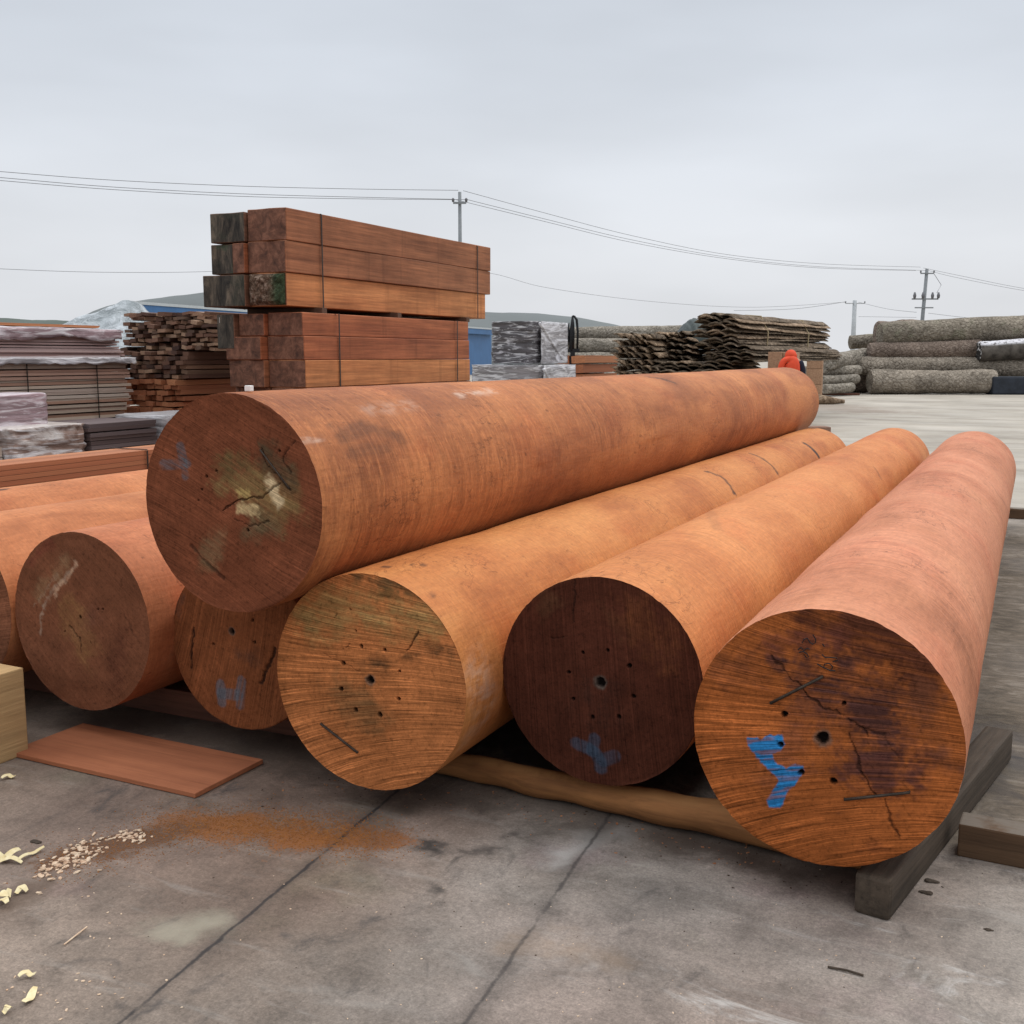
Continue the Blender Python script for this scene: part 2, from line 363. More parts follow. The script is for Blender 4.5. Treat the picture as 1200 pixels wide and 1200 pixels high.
def end_mat():
    g = G('sawn_end_grain'); c = g.attr('wood'); saw = g.attr('saw', 'Fac'); al = g.attr('along', 'Fac'); k = g.attr('sawk', 'Fac')
    v1 = g.comb(g.ma('MULTIPLY', saw, 62), g.ma('MULTIPLY', al, 1.6), al)
    v2 = g.comb(g.ma('MULTIPLY', saw, 125), g.ma('MULTIPLY', al, 2.4), 3.3)
    a = g.noise(v1, 1, 3, .6, .25); b = g.noise(v2, 1, 2, .6, .3)
    s_ = g.ma('ADD', g.ma('MULTIPLY', a, .5), g.ma('MULTIPLY', b, .5))
    o = g.obj(); f = g.noise(o, 140, 4, .65); bl = g.noise(o, 9, 5, .62)
    lines = g.ramp(s_, [(.35, gray(.30)), (.47, gray(.85)), (.54, gray(1.15)), (.66, gray(2.1))])
    brk = g.rng(g.noise(g.comb(g.ma('MULTIPLY', saw, 9), g.ma('MULTIPLY', al, 5), 1.7), 1, 4, .65), .36, .6)
    c = g.mix(g.ma('MULTIPLY', k, g.ma('ADD', g.ma('MULTIPLY', brk, .5), .55), None, True), c, lines, 'MULTIPLY')
    pit = g.noise(g.map(g.obj(), loc=(4, 4, 4)), 60, 5, .75)
    c = g.mix(.6, c, g.ramp(pit, [(.36, gray(.45)), (.46, gray(1)), (.6, gray(1.05)), (.72, gray(1.5))]), 'MULTIPLY')
    c = g.mix(.55, c, g.ramp(f, [(.25, gray(.66)), (.75, gray(1.3))]), 'MULTIPLY')
    rg = g.noise(g.comb(g.ma('MULTIPLY', g.vm('LENGTH', g.vm('ADD', g.obj(), g.vm('MULTIPLY', g.vm('SUBTRACT', g.noise(g.obj(), 3, 3), (.5, .5, .5)), (.12, .12, .12))), None, 1), 70), .3, .7), 1, 3, .6)
    c = g.mix(.22, c, g.ramp(rg, [(.35, gray(.72)), (.65, gray(1.25))]), 'MULTIPLY')
    c = g.mix(.5, c, g.ramp(bl, [(.3, gray(.7)), (.7, gray(1.25))]), 'MULTIPLY')
    g.bump(g.ma('ADD', g.ma('MULTIPLY', s_, k), g.ma('MULTIPLY', f, .2)), .5, .008)
    return g.fin(c, .9, .06)
M_END = end_mat()
STEEL = plain('rusty_steel', (.06, .045, .035), .6, .4, 30, .2, .6)
INK = plain('black_ink', (.012, .010, .010), .6, .1)

class Log: pass
def cyl_hit(lg, px, py):
    d = ray(px, py); ox, oz = -lg.x, CAMH - lg.z
    A = d[0] ** 2 + d[2] ** 2; B = 2 * (ox * d[0] + oz * d[2]); C = ox * ox + oz * oz - lg.r ** 2
    D = max(B * B - 4 * A * C, 0); t = (-B - math.sqrt(D)) / (2 * A)
    P = O + d * t
    return (math.atan2(P[2] - lg.z, P[0] - lg.x), P[1] - lg.y0)
def make_log(x, z, r, y0, y1, label, bmat, seed, dark_marks=(), pale_marks=(), cat='log', group='peeled logs in the front pile'):
    lg = Log(); lg.x, lg.z, lg.r, lg.y0, lg.y1 = x, z, r, y0, y1
    nr, ns = 280, 192; Ln = y1 - y0
    t = np.linspace(0, 2 * np.pi, ns, endpoint=False); yy = np.concatenate([[0, .006, .014, .024], np.linspace(.04, Ln, nr - 4)])
    T, Y = np.meshgrid(t, yy)
    wob = lambda T, Y: (fbm(Y * .8 + 50, 3 + 1.5 * np.cos(T) + seed, seed) + fbm(Y * .8 + 20, 3 + 1.5 * np.sin(T) + seed * 2, seed + 5) - 1.0)
    fade = sstep(0, .5, Y)
    rad = r * (1 + .016 * wob(T, Y) * fade - .004 * np.sin(Y / Ln * 3)) + .0016 * (fbm(T * 9, Y * 14, seed + 3, 2) - .5) * fade
    for _ in range(9):
        t0, y0_, wt, wy, dd = rng.uniform(-.6, 2.6), rng.uniform(.4, Ln - .3), rng.uniform(.12, .4), rng.uniform(.06, .35), rng.uniform(-.006, .008)
        rad = rad - dd * np.exp(-((T - t0) / wt) ** 2 - ((Y - y0_) / wy) ** 2)
    chip = sstep(.60, .78, vnoise(T * 14, T * 0 + seed * 5., seed + 8)) * .0016 + .0012 * vnoise(T * 40, T * 0 + seed, seed + 2)
    rad = rad - chip * (1 - sstep(0, .02, Y))
    V = np.stack([rad * np.cos(T), Y, rad * np.sin(T)], -1).reshape(-1, 3)
    F = []
    for i in range(nr - 1):
        for k in range(ns):
            F.append((i * ns + k, (i + 1) * ns + k, (i + 1) * ns + (k + 1) % ns, i * ns + (k + 1) % ns))
    me = mesh_np('peeled_log', V, F)
    dk = np.zeros(T.shape); pl = np.zeros(T.shape); TT = (T + np.pi) % (2 * np.pi) - np.pi
    for pts, wd, kk in dark_marks:
        P = [cyl_hit(lg, *p) for p in pts]; P = [(a * r, b) for a, b in P]
        d = segd(TT * r, Y, P) + (fbm(T * 12, Y * 18, seed) - .5) * wd
        dk = np.maximum(dk, kk * (1 - sstep(wd * .5, wd * 1.1, d)))
    for pts, wd, kk in pale_marks:
        P = [cyl_hit(lg, *p) for p in pts]; P = [(a * r, b) for a, b in P]
        d = segd(TT * r, Y, P) + (fbm(T * 12, Y * 12, seed) - .5) * wd
        pl = np.maximum(pl, kk * (1 - sstep(0, wd * 1.2, d)))
    fattr(me, 'dark', dk); fattr(me, 'pale', pl)
    lg.o = link('peeled_log', me, bmat); lg.o.location = (x, y0, z)
    tag(lg.o, label, cat, group)
    lg.rim0 = rad[0]; lg.rim1 = rad[-1]; lg.seed = seed
    return lg
def make_end(lg, base, saw, sawk=.8, holes=(), cracks=(), paint=(), stains=(), near=True, nr=110, ns=480, rim=.15):
    """one sawn end; features are given in photograph pixels and turned into face coordinates"""
    r = lg.r
    def fc(p):
        P = on_y(p[0], p[1], lg.y0); return ((P[0] - lg.x) / r, (P[2] - lg.z) / r)
    pxs = (lg.y0 / 1290) / r * 1.12           # about one photo pixel in face units
    rim_r = lg.rim0 if near else lg.rim1
    t = np.linspace(0, 2 * np.pi, ns, endpoint=False)
    rr = np.interp(t, np.linspace(0, 2 * np.pi, len(rim_r) + 1), np.append(rim_r, rim_r[0]))
    q = np.linspace(0, 1, nr)[1:]
    Q, T = np.meshgrid(q, t, indexing='ij')
    u = np.append(0, (Q * np.cos(T)).ravel()); v = np.append(0, (Q * np.sin(T)).ravel()); qq = np.append(0, Q.ravel())
    RR = np.append(0, (Q * rr[None, :]).ravel()); TTt = np.append(0, T.ravel())
    s = lg.seed * 13
    n = fbm(u * 2.2 + 9, v * 2.2 + 9, s); n2 = fbm(u * 7 + 40, v * 7 + 40, s + 1); n3 = fbm(u * 30 + 90, v * 30 + 90, s + 2, 2)
    col = np.array(base)[None, :] * (0.72 + .56 * n)[:, None] * (.85 + .3 * n2)[:, None]
    dep = (n - .5) * .012 + (n2 - .5) * .003
    def blend(c, m):
        nonlocal col
        m = np.clip(m, 0, 1)[:, None]; col = col * (1 - m) + np.array(c)[None, :] * m
    rimm = sstep(.9, 1.0, qq + (n2 - .5) * .1); blend(np.array(base) * .45, rimm * rim)
    S = saw(u, v)
    w1, w2 = fbm(u * 5 + 11, v * 5 + 17, s + 21) - .5, fbm(u * 5 + 31, v * 5 + 3, s + 22) - .5
    w3, w4 = fbm(u * 16 + 5, v * 16 + 1, s + 23, 3) - .5, fbm(u * 16 + 9, v * 16 + 8, s + 24, 3) - .5
    wu, wv = u + .10 * w1 + .07 * w3, v + .10 * w2 + .07 * w4; cu, cv = u + .05 * w1 + .05 * w3, v + .05 * w2 + .05 * w4
    for pts, wd, c, k in stains:
        P = [fc(p) for p in pts]; d = segd(wu, wv, P if len(P) > 1 else P * 2) + (n - .5) * wd * pxs * 1.1 + (n2 - .5) * wd * pxs * 1.2 + (n3 - .5) * wd * pxs * .5
        st = .55 + .9 * vnoise(S * 40, u * 3 + 7, s)
        blend(c, k * (1 - sstep(0, wd * pxs, d)) * st)
    for pts, wd, k in cracks:
        P = [fc(p) for p in pts]; d = segd(cu, cv, P) + (n2 - .42) * wd * pxs * 1.5 + (n3 - .5) * wd * pxs * .8
        m = (1 - sstep(wd * pxs * .4, wd * pxs * 1.2, d)); blend((.018, .010, .008), m * k); dep = dep + m * .008 * k
    for P, c, k, poly in paint:
        P = [fc(p) for p in P]
        if poly:
            uu = u + (n2 - .5) * .05; vv = v + (n3 - .5) * .03; m = inpoly(uu, vv, P).astype(float)
            m = np.maximum(m, 1 - sstep(0, .012, segd(uu, vv, P + P[:1])))
        else:
            m = 1 - sstep(5.5 * pxs, 9 * pxs, segd(u, v, P) + (n2 - .5) * 5 * pxs)
        gapf = sstep(.22, .4, vnoise(S * 55, u * 5 + 3, s + 9))
        blend(c, m * k * (.45 + .55 * gapf))
    for p, wd in holes:
        P = fc(p); d = np.hypot(u - P[0], v - P[1]) + (n3 - .5) * wd * pxs * .5
        if wd > 4.5: blend((.10, .09, .075), .6 * (1 - sstep(wd * pxs, wd * pxs * 1.7, d)))
        m = 1 - sstep(wd * pxs * .7, wd * pxs * 1.05, d); blend((.010, .007, .006), m); dep = dep + m * .02
    sg = 1 if near else -1
    edge = 1 - sstep(.985, 1.0, qq)
    V = np.stack([RR * np.cos(TTt), sg * dep * edge * (1 - .0), RR * np.sin(TTt)], -1)
    m = nr - 1; F = []
    for k in range(ns):
        a = 1 + k; b = 1 + (k + 1) % ns; F.append((0, a, b) if near else (0, b, a))
    for i in range(m - 1):
        for k in range(ns):
            a = 1 + i * ns + k; b = 1 + i * ns + (k + 1) % ns; c = b + ns; d_ = a + ns
            F.append((a, d_, c, b) if near else (a, b, c, d_))
    me = mesh_np('sawn_end', V, F)
    cattr(me, 'wood', np.clip(col, 0.003, 1)); fattr(me, 'saw', S); fattr(me, 'along', u * .7 + v * .2)
    fattr(me, 'sawk', np.clip(sawk * (.6 + .8 * fbm(u * 1.6 + 70, v * 1.6, s + 4)), 0, 1))
    o = link('sawn_end', me, M_END, lg.o)
    if not near: o.location = (0, lg.y1 - lg.y0, 0)
    lg.fc = fc
    if near: lg.end = o
    return o
def rot_saw(deg):
    c, s = math.cos(R(deg)), math.sin(R(deg)); return lambda u, v: -s * u + c * v + .03 * np.sin(3 * u)
def fan_saw(u, v): return v - (.08 - .34 * v) * u * (1 - .12 * u) - .015 * np.sin(2.5 * u)
def z1(p): return (150 + p[0] / 3.87, 430 + p[1] / 3.87)
def z2(p): return (310 + p[0] / 4, 650 + p[1] / 4)
def z3(p): return (570 + p[0] / 4.139, 650 + p[1] / 4.139)
def z4(p): return (800 + p[0] / 2.857, 680 + p[1] / 2.857)
def z5(p): return (p[0] / 3, 560 + p[1] / 3)

m1 = body_mat('peeled_wood_brown', (.48, .185, .066), (.36, .126, .045), (.24, .078, .029), 1, .58, .6)
m2 = body_mat('peeled_wood_tan', (.55, .225, .072), (.46, .165, .049), (.35, .112, .032), 2, .4, .5)
m3 = body_mat('peeled_wood_peach', (.57, .225, .078), (.49, .175, .056), (.40, .133, .042), 3, .3, .3)
m4 = body_mat('peeled_wood_pink', (.55, .225, .122), (.46, .175, .088), (.33, .117, .054), 4, .45, .45)
m5 = body_mat('peeled_wood_rose', (.50, .185, .085), (.40, .135, .058), (.26, .08, .034), 5, .4, .55)
m7 = body_mat('peeled_wood_orange', (.54, .215, .092), (.43, .155, .061), (.30, .10, .038), 7, .35, .45)

lg1 = make_log(-2.493, 1.0925, .383, 3.0, 12.3, 'uppermost orange brown peeled log, lying across two others, yellowish stain on its sawn end', m1, 1,
    dark_marks=[([(398, 512), (430, 500), (470, 515)], .035, .35), ([(410, 530), (455, 525)], .03, .3), ([(768, 442), (792, 449)], .02, .7), ([(756, 441), (770, 443)], .015, .6), ([(383, 492), (389, 499)], .012, .8)],
    pale_marks=[([(535, 462), (580, 458)], .04, .42), ([(430, 480), (485, 474)], .05, .16), ([(352, 515), (380, 516)], .02, .35)])
make_end(lg1, (.172, .054, .026), rot_saw(-24), .45,
    holes=[(z1((355, 495)), 2.2), (z1((335, 555)), 2.0), (z1((318, 605)), 1.5), (z1((400, 470)), 2.0), (z1((545, 740)), 2.2), (z1((690, 380)), 1.5)],
    cracks=[([z1(p) for p in ((430, 650), (500, 612), (600, 590), (650, 545), (690, 520))], 1.5, .6), ([z1(p) for p in ((600, 370), (650, 460), (735, 550))], 1.2, .8),
            ([z1(p) for p in ((640, 690), (560, 720), (480, 690))], 1.2, .5), ([z1(p) for p in ((280, 820), (350, 890), (430, 960))], 2.4, .5), ([z1(p) for p in ((760, 330), (700, 420), (740, 470))], 1.5, .6)],
    stains=[([z1((480, 520)), z1((700, 600))], 46, (.23, .145, .06), .75), ([z1((600, 740))], 34, (.12, .085, .045), .7), ([z1((420, 760)), z1((340, 900))], 20, (.20, .135, .07), .45),
            ([z1((620, 400)), z1((730, 500))], 22, (.09, .055, .03), .75), ([z1((430, 470)), z1((520, 450))], 20, (.11, .07, .03), .6),
            ([z1((500, 650)), z1((560, 655))], 11, (.52, .37, .19), 1.0), ([z1((640, 510)), z1((660, 560)), z1((690, 620))], 10, (.55, .41, .24), 1.0), ([z1((500, 570)), z1((550, 590))], 9, (.42, .29, .11), .9)],
    paint=[([z1((160, 440)), z1((265, 440))], (.07, .10, .12), .5, False), ([z1((235, 360)), z1((258, 490))], (.07, .10, .12), .5, False)])
lg2 = make_log(-2.037, .474, .387, 3.14, 11.65, 'tan peeled log directly below and right of the uppermost log, striped tan sawn end', m2, 2,
    dark_marks=[([(828, 552), (848, 560), (861, 578)], .022, .9), ([(878, 531), (898, 540), (911, 554)], .022, .9), ([(944, 520), (958, 533)], .05, 1.0), ([(935, 500), (953, 502)], .04, 1.0),
                ([z2((560, 55)), z2((580, 60))], .012, .8), ([z2((685, 48)), z2((690, 50))], .012, .8), ([z2((740, 46)), z2((745, 48))], .01, .8), ([z2((780, 190)), z2((800, 195))], .01, .6)],
    pale_marks=[([z2((1000, 560)), z2((1040, 700)), z2((1000, 800))], .12, .22)])
make_end(lg2, (.42, .148, .05), fan_saw, 1.0,
    holes=[(z2((497, 588)), 5.6), (z2((452, 430)), 3), (z2((560, 448)), 2.8), (z2((367, 507)), 3.4), (z2((630, 548)), 2.2), (z2((628, 677)), 2.6), (z2((543, 750)), 3.6), (z2((430, 728)), 3.4), (z2((360, 630)), 3.6), (z2((400, 255)), 1.6), (z2((427, 355)), 1.6)],
    cracks=[([z2((715, 365)), z2((690, 400)), z2((662, 445))], 1.6, .8), ([z2((330, 290)), z2((345, 278))], 1.5, .8), ([z2((370, 440)), z2((400, 420))], 1.2, .6), ([z2((275, 460)), z2((450, 545))], 1.0, .3)],
    stains=[([z2((200, 250)), z2((900, 330))], 50, (.33, .20, .075), .7), ([z2((450, 100)), z2((780, 190))], 16, (.13, .07, .03), .8), ([z2((540, 190)), z2((620, 190))], 7, (.16, .08, .03), .8),
            ([z2((500, 500)), z2((700, 480)), z2((940, 420))], 22, (.13, .058, .025), .8), ([z2((360, 640)), z2((480, 740))], 34, (.17, .085, .035), .6), ([z2((790, 250)), z2((900, 390))], 12, (.15, .075, .03), .6)])
lg3 = make_log(-1.284, .497, .366, 3.42, 12.0, 'smooth peach coloured peeled log with a very dark brown sawn end', m3, 3,
    dark_marks=[([(1025, 548), (1032, 560)], .02, .35), ([(825, 590), (840, 620)], .03, .15)])
make_end(lg3, (.068, .021, .012), lambda u, v: u + .10 * v + .05 * v * u, .5,
    holes=[(z3((553, 620)), 6.2), (z3((466, 475)), 2.2), (z3((587, 463)), 2.2), (z3((693, 540)), 3.0), (z3((398, 570)), 2.2), (z3((421, 700)), 2.2), (z3((516, 788)), 2.2), (z3((643, 787)), 2.6), (z3((714, 687)), 2.8)],
    cracks=[([z3((430, 130)), z3((425, 330))], 1.0, .6), ([z3((310, 400)), z3((400, 390))], 1.0, .4)],
    stains=[([z3((680, 300)), z3((850, 420))], 36, (.125, .042, .018), .75), ([z3((560, 250)), z3((640, 380))], 20, (.10, .04, .02), .4), ([z3((500, 680)), z3((560, 720))], 36, (.045, .018, .012), .5), ([z3((270, 250)), z3((330, 230))], 16, (.09, .04, .02), .5)],
    paint=[([z3(p) for p in ((435, 915), (490, 935), (530, 960), (550, 1000), (555, 1040))], (.035, .07, .11), .5, False), ([z3((525, 895)), z3((515, 950))], (.035, .07, .11), .45, False), ([z3((560, 1000)), z3((620, 975))], (.035, .07, .11), .38, False)])
lg4 = make_log(-.488, .514, .38, 3.12, 11.3, 'pinkish peeled log with a bright blue paint mark on its orange sawn end', m4, 4,
    dark_marks=[([(1085, 568), (1110, 572), (1150, 590)], .010, .35), ([(1150, 555), (1170, 580), (1182, 610)], .010, .4), ([(1100, 545), (1140, 553)], .012, .3)])
make_end(lg4, (.31, .09, .024), fan_saw, .95,
    holes=[(z4((468, 528)), 7.2), (z4((340, 448)), 3.8), (z4((327, 550)), 3.4), (z4((396, 643)), 3.4), (z4((505, 672)), 4.0), (z4((540, 412)), 3.0)],
    cracks=[([z4(p) for p in ((415, 370), (430, 395), (480, 430), (540, 455), (590, 485), (620, 520))], 1.5, .65), ([z4(p) for p in ((550, 520), (575, 570), (595, 630), (640, 720))], 1.3, .65),
            ([z4(p) for p in ((670, 735), (690, 790), (725, 860))], 1.3, .7), ([z4(p) for p in ((300, 250), (340, 300), (415, 370))], 1.8, .6), ([z4(p) for p in ((600, 500), (680, 520), (720, 600))], 1.5, .4)],
    stains=[([z4((470, 350)), z4((560, 400)), z4((640, 470)), z4((700, 640))], 62, (.075, .030, .024), .95), ([z4((640, 660)), z4((780, 640))], 40, (.10, .036, .028), .8), ([z4((310, 270)), z4((400, 360))], 16, (.07, .03, .025), .8),
            ([z4((400, 130)), z4((640, 160)), z4((800, 280))], 40, (.085, .027, .014), .9), ([z4((480, 190)), z4((300, 210))], 22, (.16, .05, .032), .6), ([z4((150, 300)), z4((200, 280))], 30, (.17, .055, .025), .6),
            ([z4((800, 400)), z4((880, 620))], 26, (.17, .06, .03), .5), ([z4((400, 450)), z4((330, 620))], 30, (.22, .075, .04), .4), ([z4((640, 900))], 14, (.10, .03, .015), .5)],
    paint=[([z4(p) for p in ((215, 528), (260, 535), (285, 522), (328, 520), (340, 550), (328, 568), (296, 578), (303, 604), (345, 632), (380, 618), (402, 620), (400, 642), (372, 682), (340, 716), (322, 757), (288, 755), (284, 735), (325, 668), (298, 636), (262, 606), (238, 580), (218, 556))], (.018, .17, .40), .98, True)])
lg5 = make_log(-3.515, .510, .377, 3.26, 11.2, 'rose brown peeled log on the left, its smooth sawn end above the flat board', m5, 5)
make_end(lg5, (.165, .062, .032), rot_saw(-40), .22, nr=90, ns=360,
    holes=[(z5((283, 490)), 2.6), (z5((345, 462)), 1.6), (z5((362, 462)), 1.4), (z5((228, 540)), 1.2), (z5((320, 580)), 1.2)],
    cracks=[([z5((245, 520)), z5((275, 560)), z5((285, 610))], 1.4, .6), ([z5((430, 480)), z5((500, 600))], 1.4, .35), ([z5((130, 440)), z5((120, 520))], 1.0, .3)],
    stains=[([z5((270, 315)), z5((225, 360)), z5((190, 405))], 6, (.42, .26, .17), .95), ([z5((240, 330)), z5((160, 420)), z5((140, 560))], 5, (.36, .26, .19), .55), ([z5((200, 340)), z5((120, 450))], 5, (.33, .23, .16), .5),
            ([z5((330, 480)), z5((260, 560))], 24, (.16, .065, .04), .5), ([z5((300, 620)), z5((250, 480))], 40, (.25, .12, .05), .6), ([z5((220, 300)), z5((130, 420))], 22, (.24, .14, .075), .55), ([z5((430, 560)), z5((400, 700))], 26, (.10, .035, .02), .6), ([z5((180, 230)), z5((110, 290))], 10, (.17, .05, .03), .6)])
lg6 = make_log(-2.805, .456, .346, 3.4, 11.4, 'peeled log half hidden beneath the uppermost log, faded blue paint low on its sawn end', m5, 6)
make_end(lg6, (.20, .066, .026), lambda u, v: u - .25 * v + .12 * v * u, .55, nr=90, ns=360,
    holes=[(z5((815, 540)), 4.6), (z5((890, 500)), 2.4), (z5((895, 578)), 2.2), (z5((748, 585)), 2.0)],
    cracks=[([z5((680, 525)), z5((672, 660))], 2.2, .85), ([z5((970, 600)), z5((945, 660)), z5((918, 720))], 3.2, .8)],
    stains=[([z5((830, 620)), z5((900, 640))], 16, (.09, .04, .025), .6), ([z5((640, 420)), z5((620, 470))], 10, (.12, .05, .03), .6)],
    paint=[([z5((775, 730)), z5((780, 790))], (.10, .13, .16), .6, False), ([z5((775, 760)), z5((840, 765))], (.10, .13, .16), .55, False), ([z5((850, 715)), z5((845, 800))], (.10, .13, .16), .55, False)])
lg7 = make_log(-4.285, .505, .38, 3.25, 11.0, 'orange peeled log next left of the rose brown one, end cut by the picture edge', m7, 7)
make_end(lg7, (.19, .075, .04), rot_saw(8), .5, nr=60, ns=240)
lg8 = make_log(-5.06, .505, .38, 2.6, 10.8, 'leftmost peeled log, only its orange upper side showing below the strapped planks', m7, 8,
    dark_marks=[([(0, 574), (6, 573)], .02, .8)])
make_end(lg8, (.19, .075, .04), rot_saw(5), .5, nr=60, ns=240)
for lg, b in ((lg1, (.26, .1, .05)), (lg2, (.3, .13, .06)), (lg3, (.2, .07, .04)), (lg4, (.28, .1, .05)), (lg5, (.2, .08, .05)), (lg6, (.2, .08, .05)), (lg7, (.2, .08, .05)), (lg8, (.2, .08, .05))):
    make_end(lg, b, rot_saw(15), .6, near=False, nr=40, ns=160)

# iron staples hammered into the ends, and handwriting
def staple(lg, a, b, r=.0045):
    A = on_y(*a, lg.y0); B = on_y(*b, lg.y0); d = B - A
    pts = [(A[0] - lg.x, .03, A[2] - lg.z), (A[0] - lg.x, -.006, A[2] - lg.z), (B[0] - lg.x, -.006, B[2] - lg.z), (B[0] - lg.x, .03, B[2] - lg.z)]
    MB().tube(pts, r, 8).build('iron_staple', STEEL, lg.end, True)
staple(lg4, z4((295, 410)), z4((468, 322))); staple(lg4, z4((542, 732)), z4((760, 708))); staple(lg2, z2((268, 790)), z2((440, 925)))
staple(lg1, z1((605, 375)), z1((735, 550)), .003)
def writing(lg, strokes, wd):
    b = MB()
    for s in strokes:
        P = [on_y(880 + x / 7.5, 720 + y / 7.5, lg.y0) for x, y in s]
        b.tube([(p[0] - lg.x, -.0075, p[2] - lg.z) for p in P], wd, 5)
    b.build('handwritten_number', INK, lg.end)
writing(lg4, [[(455, 245), (470, 215), (500, 203), (522, 240), (548, 257), (572, 240), (572, 212), (548, 172)],
    [(418, 305), (445, 285), (470, 312), (500, 292), (522, 302)], [(425, 328), (465, 320), (498, 343), (512, 368), (490, 376), (476, 352)],
    [(632, 252), (650, 278)], [(628, 345), (655, 372), (715, 372), (758, 378), (768, 400), (722, 410)],
    [(585, 428), (640, 460), (700, 486), (745, 490)], [(645, 457), (648, 432), (690, 424), (722, 450), (712, 478)]], .0019)

# ------------------------------------------------------------------ bearers, chock, board, block
def timber_mat(name, light, dark, axis=0, dust=None, crack=.6, seed=0):
    g = G(name); o = g.map(g.obj(), loc=(seed, seed * 2.3, seed * .7))
    s = [16, 16, 16]; s[axis] = 1.1
    n = g.noise(g.map(o, tuple(s)), 1, 5, .62, .35); n1 = g.noise(o, 2.2, 4, .6)
    s2 = [60, 60, 60]; s2[axis] = 2.0
    f = g.noise(g.map(o, tuple(s2)), 1, 4, .65)
    c = g.ramp(g.ma('ADD', g.ma('MULTIPLY', n, .6), g.ma('MULTIPLY', n1, .4)), [(.33, dark), (.66, light)])
    c = g.mix(crack, c, g.ramp(f, [(.3, gray(.55)), (.5, gray(1)), (.75, gray(1.25))]), 'MULTIPLY')
    if dust:
        nz_ = g.sep(g.nrm())[2]
        c = g.mix(g.ma('MULTIPLY', g.rng(nz_, .5, .95), g.rng(g.noise(o, 9, 5, .65), .3, .55)), c, dust)
    g.bump(g.ma('ADD', n, f), .4, .006)
    return g.fin(c, .78, .25)
M_POLE = timber_mat('weathered_pole', (.33, .145, .05), (.11, .045, .017), 0, (.27, .13, .048))
M_CHOCK = timber_mat('dark_timber', (.090, .065, .046), (.032, .024, .017), 1, None, .8)
M_BEAMD = timber_mat('brown_timber', (.15, .088, .048), (.06, .035, .02), 0, (.15, .125, .10))
M_REDB = timber_mat('red_timber', (.17, .07, .045), (.07, .03, .02), 0)
M_BOARD = timber_mat('flat_board_wood', (.40, .145, .068), (.25, .085, .04), 0, None, .3)
M_BLOCK = timber_mat('pale_timber', (.50, .33, .16), (.33, .20, .09), 1, None, .4)
def pole(name, a, b, r0, r1, mat, label, cat, seed=0):
    a, b = Vector(a), Vector(b); n = 40; pts = []; rs = []
    for i in range(n + 1):
        t = i / n; pts.append(a.lerp(b, t) + Vector((0, .006 * math.sin(i * .7 + seed), .002 * math.sin(i * 1.1)))); rs.append((r0 + (r1 - r0) * t) * (1 + .05 * math.sin(i * 1.3 + seed)))
    c = (a + b) / 2
    o = MB().tube([p - c for p in pts], rs, 20).build(name, mat, None, True); o.location = c
    return tag(o, label, cat)
pole('bearer_pole', (-2.35, 3.60, .044), (-.35, 3.43, .067), .042, .066, M_POLE, 'round debarked pole lying crosswise under the front ends of the right hand logs', 'pole')
def beam(name, c, d, mat, label, cat, rz=0.0, ch=.006, group=None, seed=0):
    b = MB().box((0, 0, 0), d, None, 0, ch); o = b.build(name, mat); o.location = c; o.rotation_euler = (0, 0, rz)
    return tag(o, label, cat, group)
beam('bearer_beam', (-4.05, 3.73, .06), (3.2, .13, .118), M_REDB, 'dark red squared bearer under the left hand logs behind the flat board', 'beam')
beam('bearer_beam', (-3.0, 10.4, .06), (5.6, .14, .12), M_REDB, 'squared bearer under the far ends of the peeled logs', 'beam')
# dark chock along log 4
ca = np.array([-.335, 3.13]); cb = np.array([-.045, 4.68]); dv = cb - ca; ang = math.atan2(-dv[0], dv[1])
cc = (ca + cb) / 2
b = MB().box((0, 0, 0), (.105, float(np.hypot(*dv)), .125), None, 0, .014)
ck = b.build('chock_timber', M_CHOCK); ck.location = (cc[0] + .0, cc[1], .0625); ck.rotation_euler = (0, 0, ang)
tag(ck, 'short dark weathered timber lying diagonally at the foot of the pinkish log', 'timber')
beam('cross_beam', (.865, 3.66, .055), (2.0, .11, .11), M_BEAMD, 'brown squared beam with a dusty top running out to the right from the dark timber', 'beam', R(-3))
beam('cross_beam', (.75, 11.95, .05), (2.1, .12, .1), M_BEAMD, 'small brown beam lying on the yard beyond the right side of the pinkish log', 'beam')
# flat board
bd = MB().box((0, 0, 0), (.98, .385, .018), None, 0, .002).build('flat_board', M_BOARD); bd.location = (-3.165, 3.17, .0115); bd.rotation_euler = (0, 0, R(-1))
tag(bd, 'thin reddish brown board lying flat on the concrete below the left logs', 'board')
bk = MB().box((0, 0, 0), (.36, .75, .36), None, 0, .006).build('timber_block', M_BLOCK); bk.location = (-3.80, 2.675, .18); bk.rotation_euler = (0, 0, R(-2))
tag(bk, 'pale yellowish squared timber block at the left picture edge beside the flat board', 'block')
# small paper tag on the top log
tg = MB().box((0, 0, 0), (.024, .022, .02), None, 0, .003).build('paper_tag', plain('white_paper', (.75, .74, .72), .7, .05)); P = on_y(292.5, 456, 3.55); tg.location = (P[0], 3.55, P[2])
lift = cyl_hit(lg1, 292, 459.5); tg.location = (lg1.x + .384 * math.cos(lift[0]), lg1.y0 + lift[1], lg1.z + .384 * math.sin(lift[0]) + .012)
tag(tg, 'tiny white paper tag on top of the uppermost log near its sawn end', 'tag')

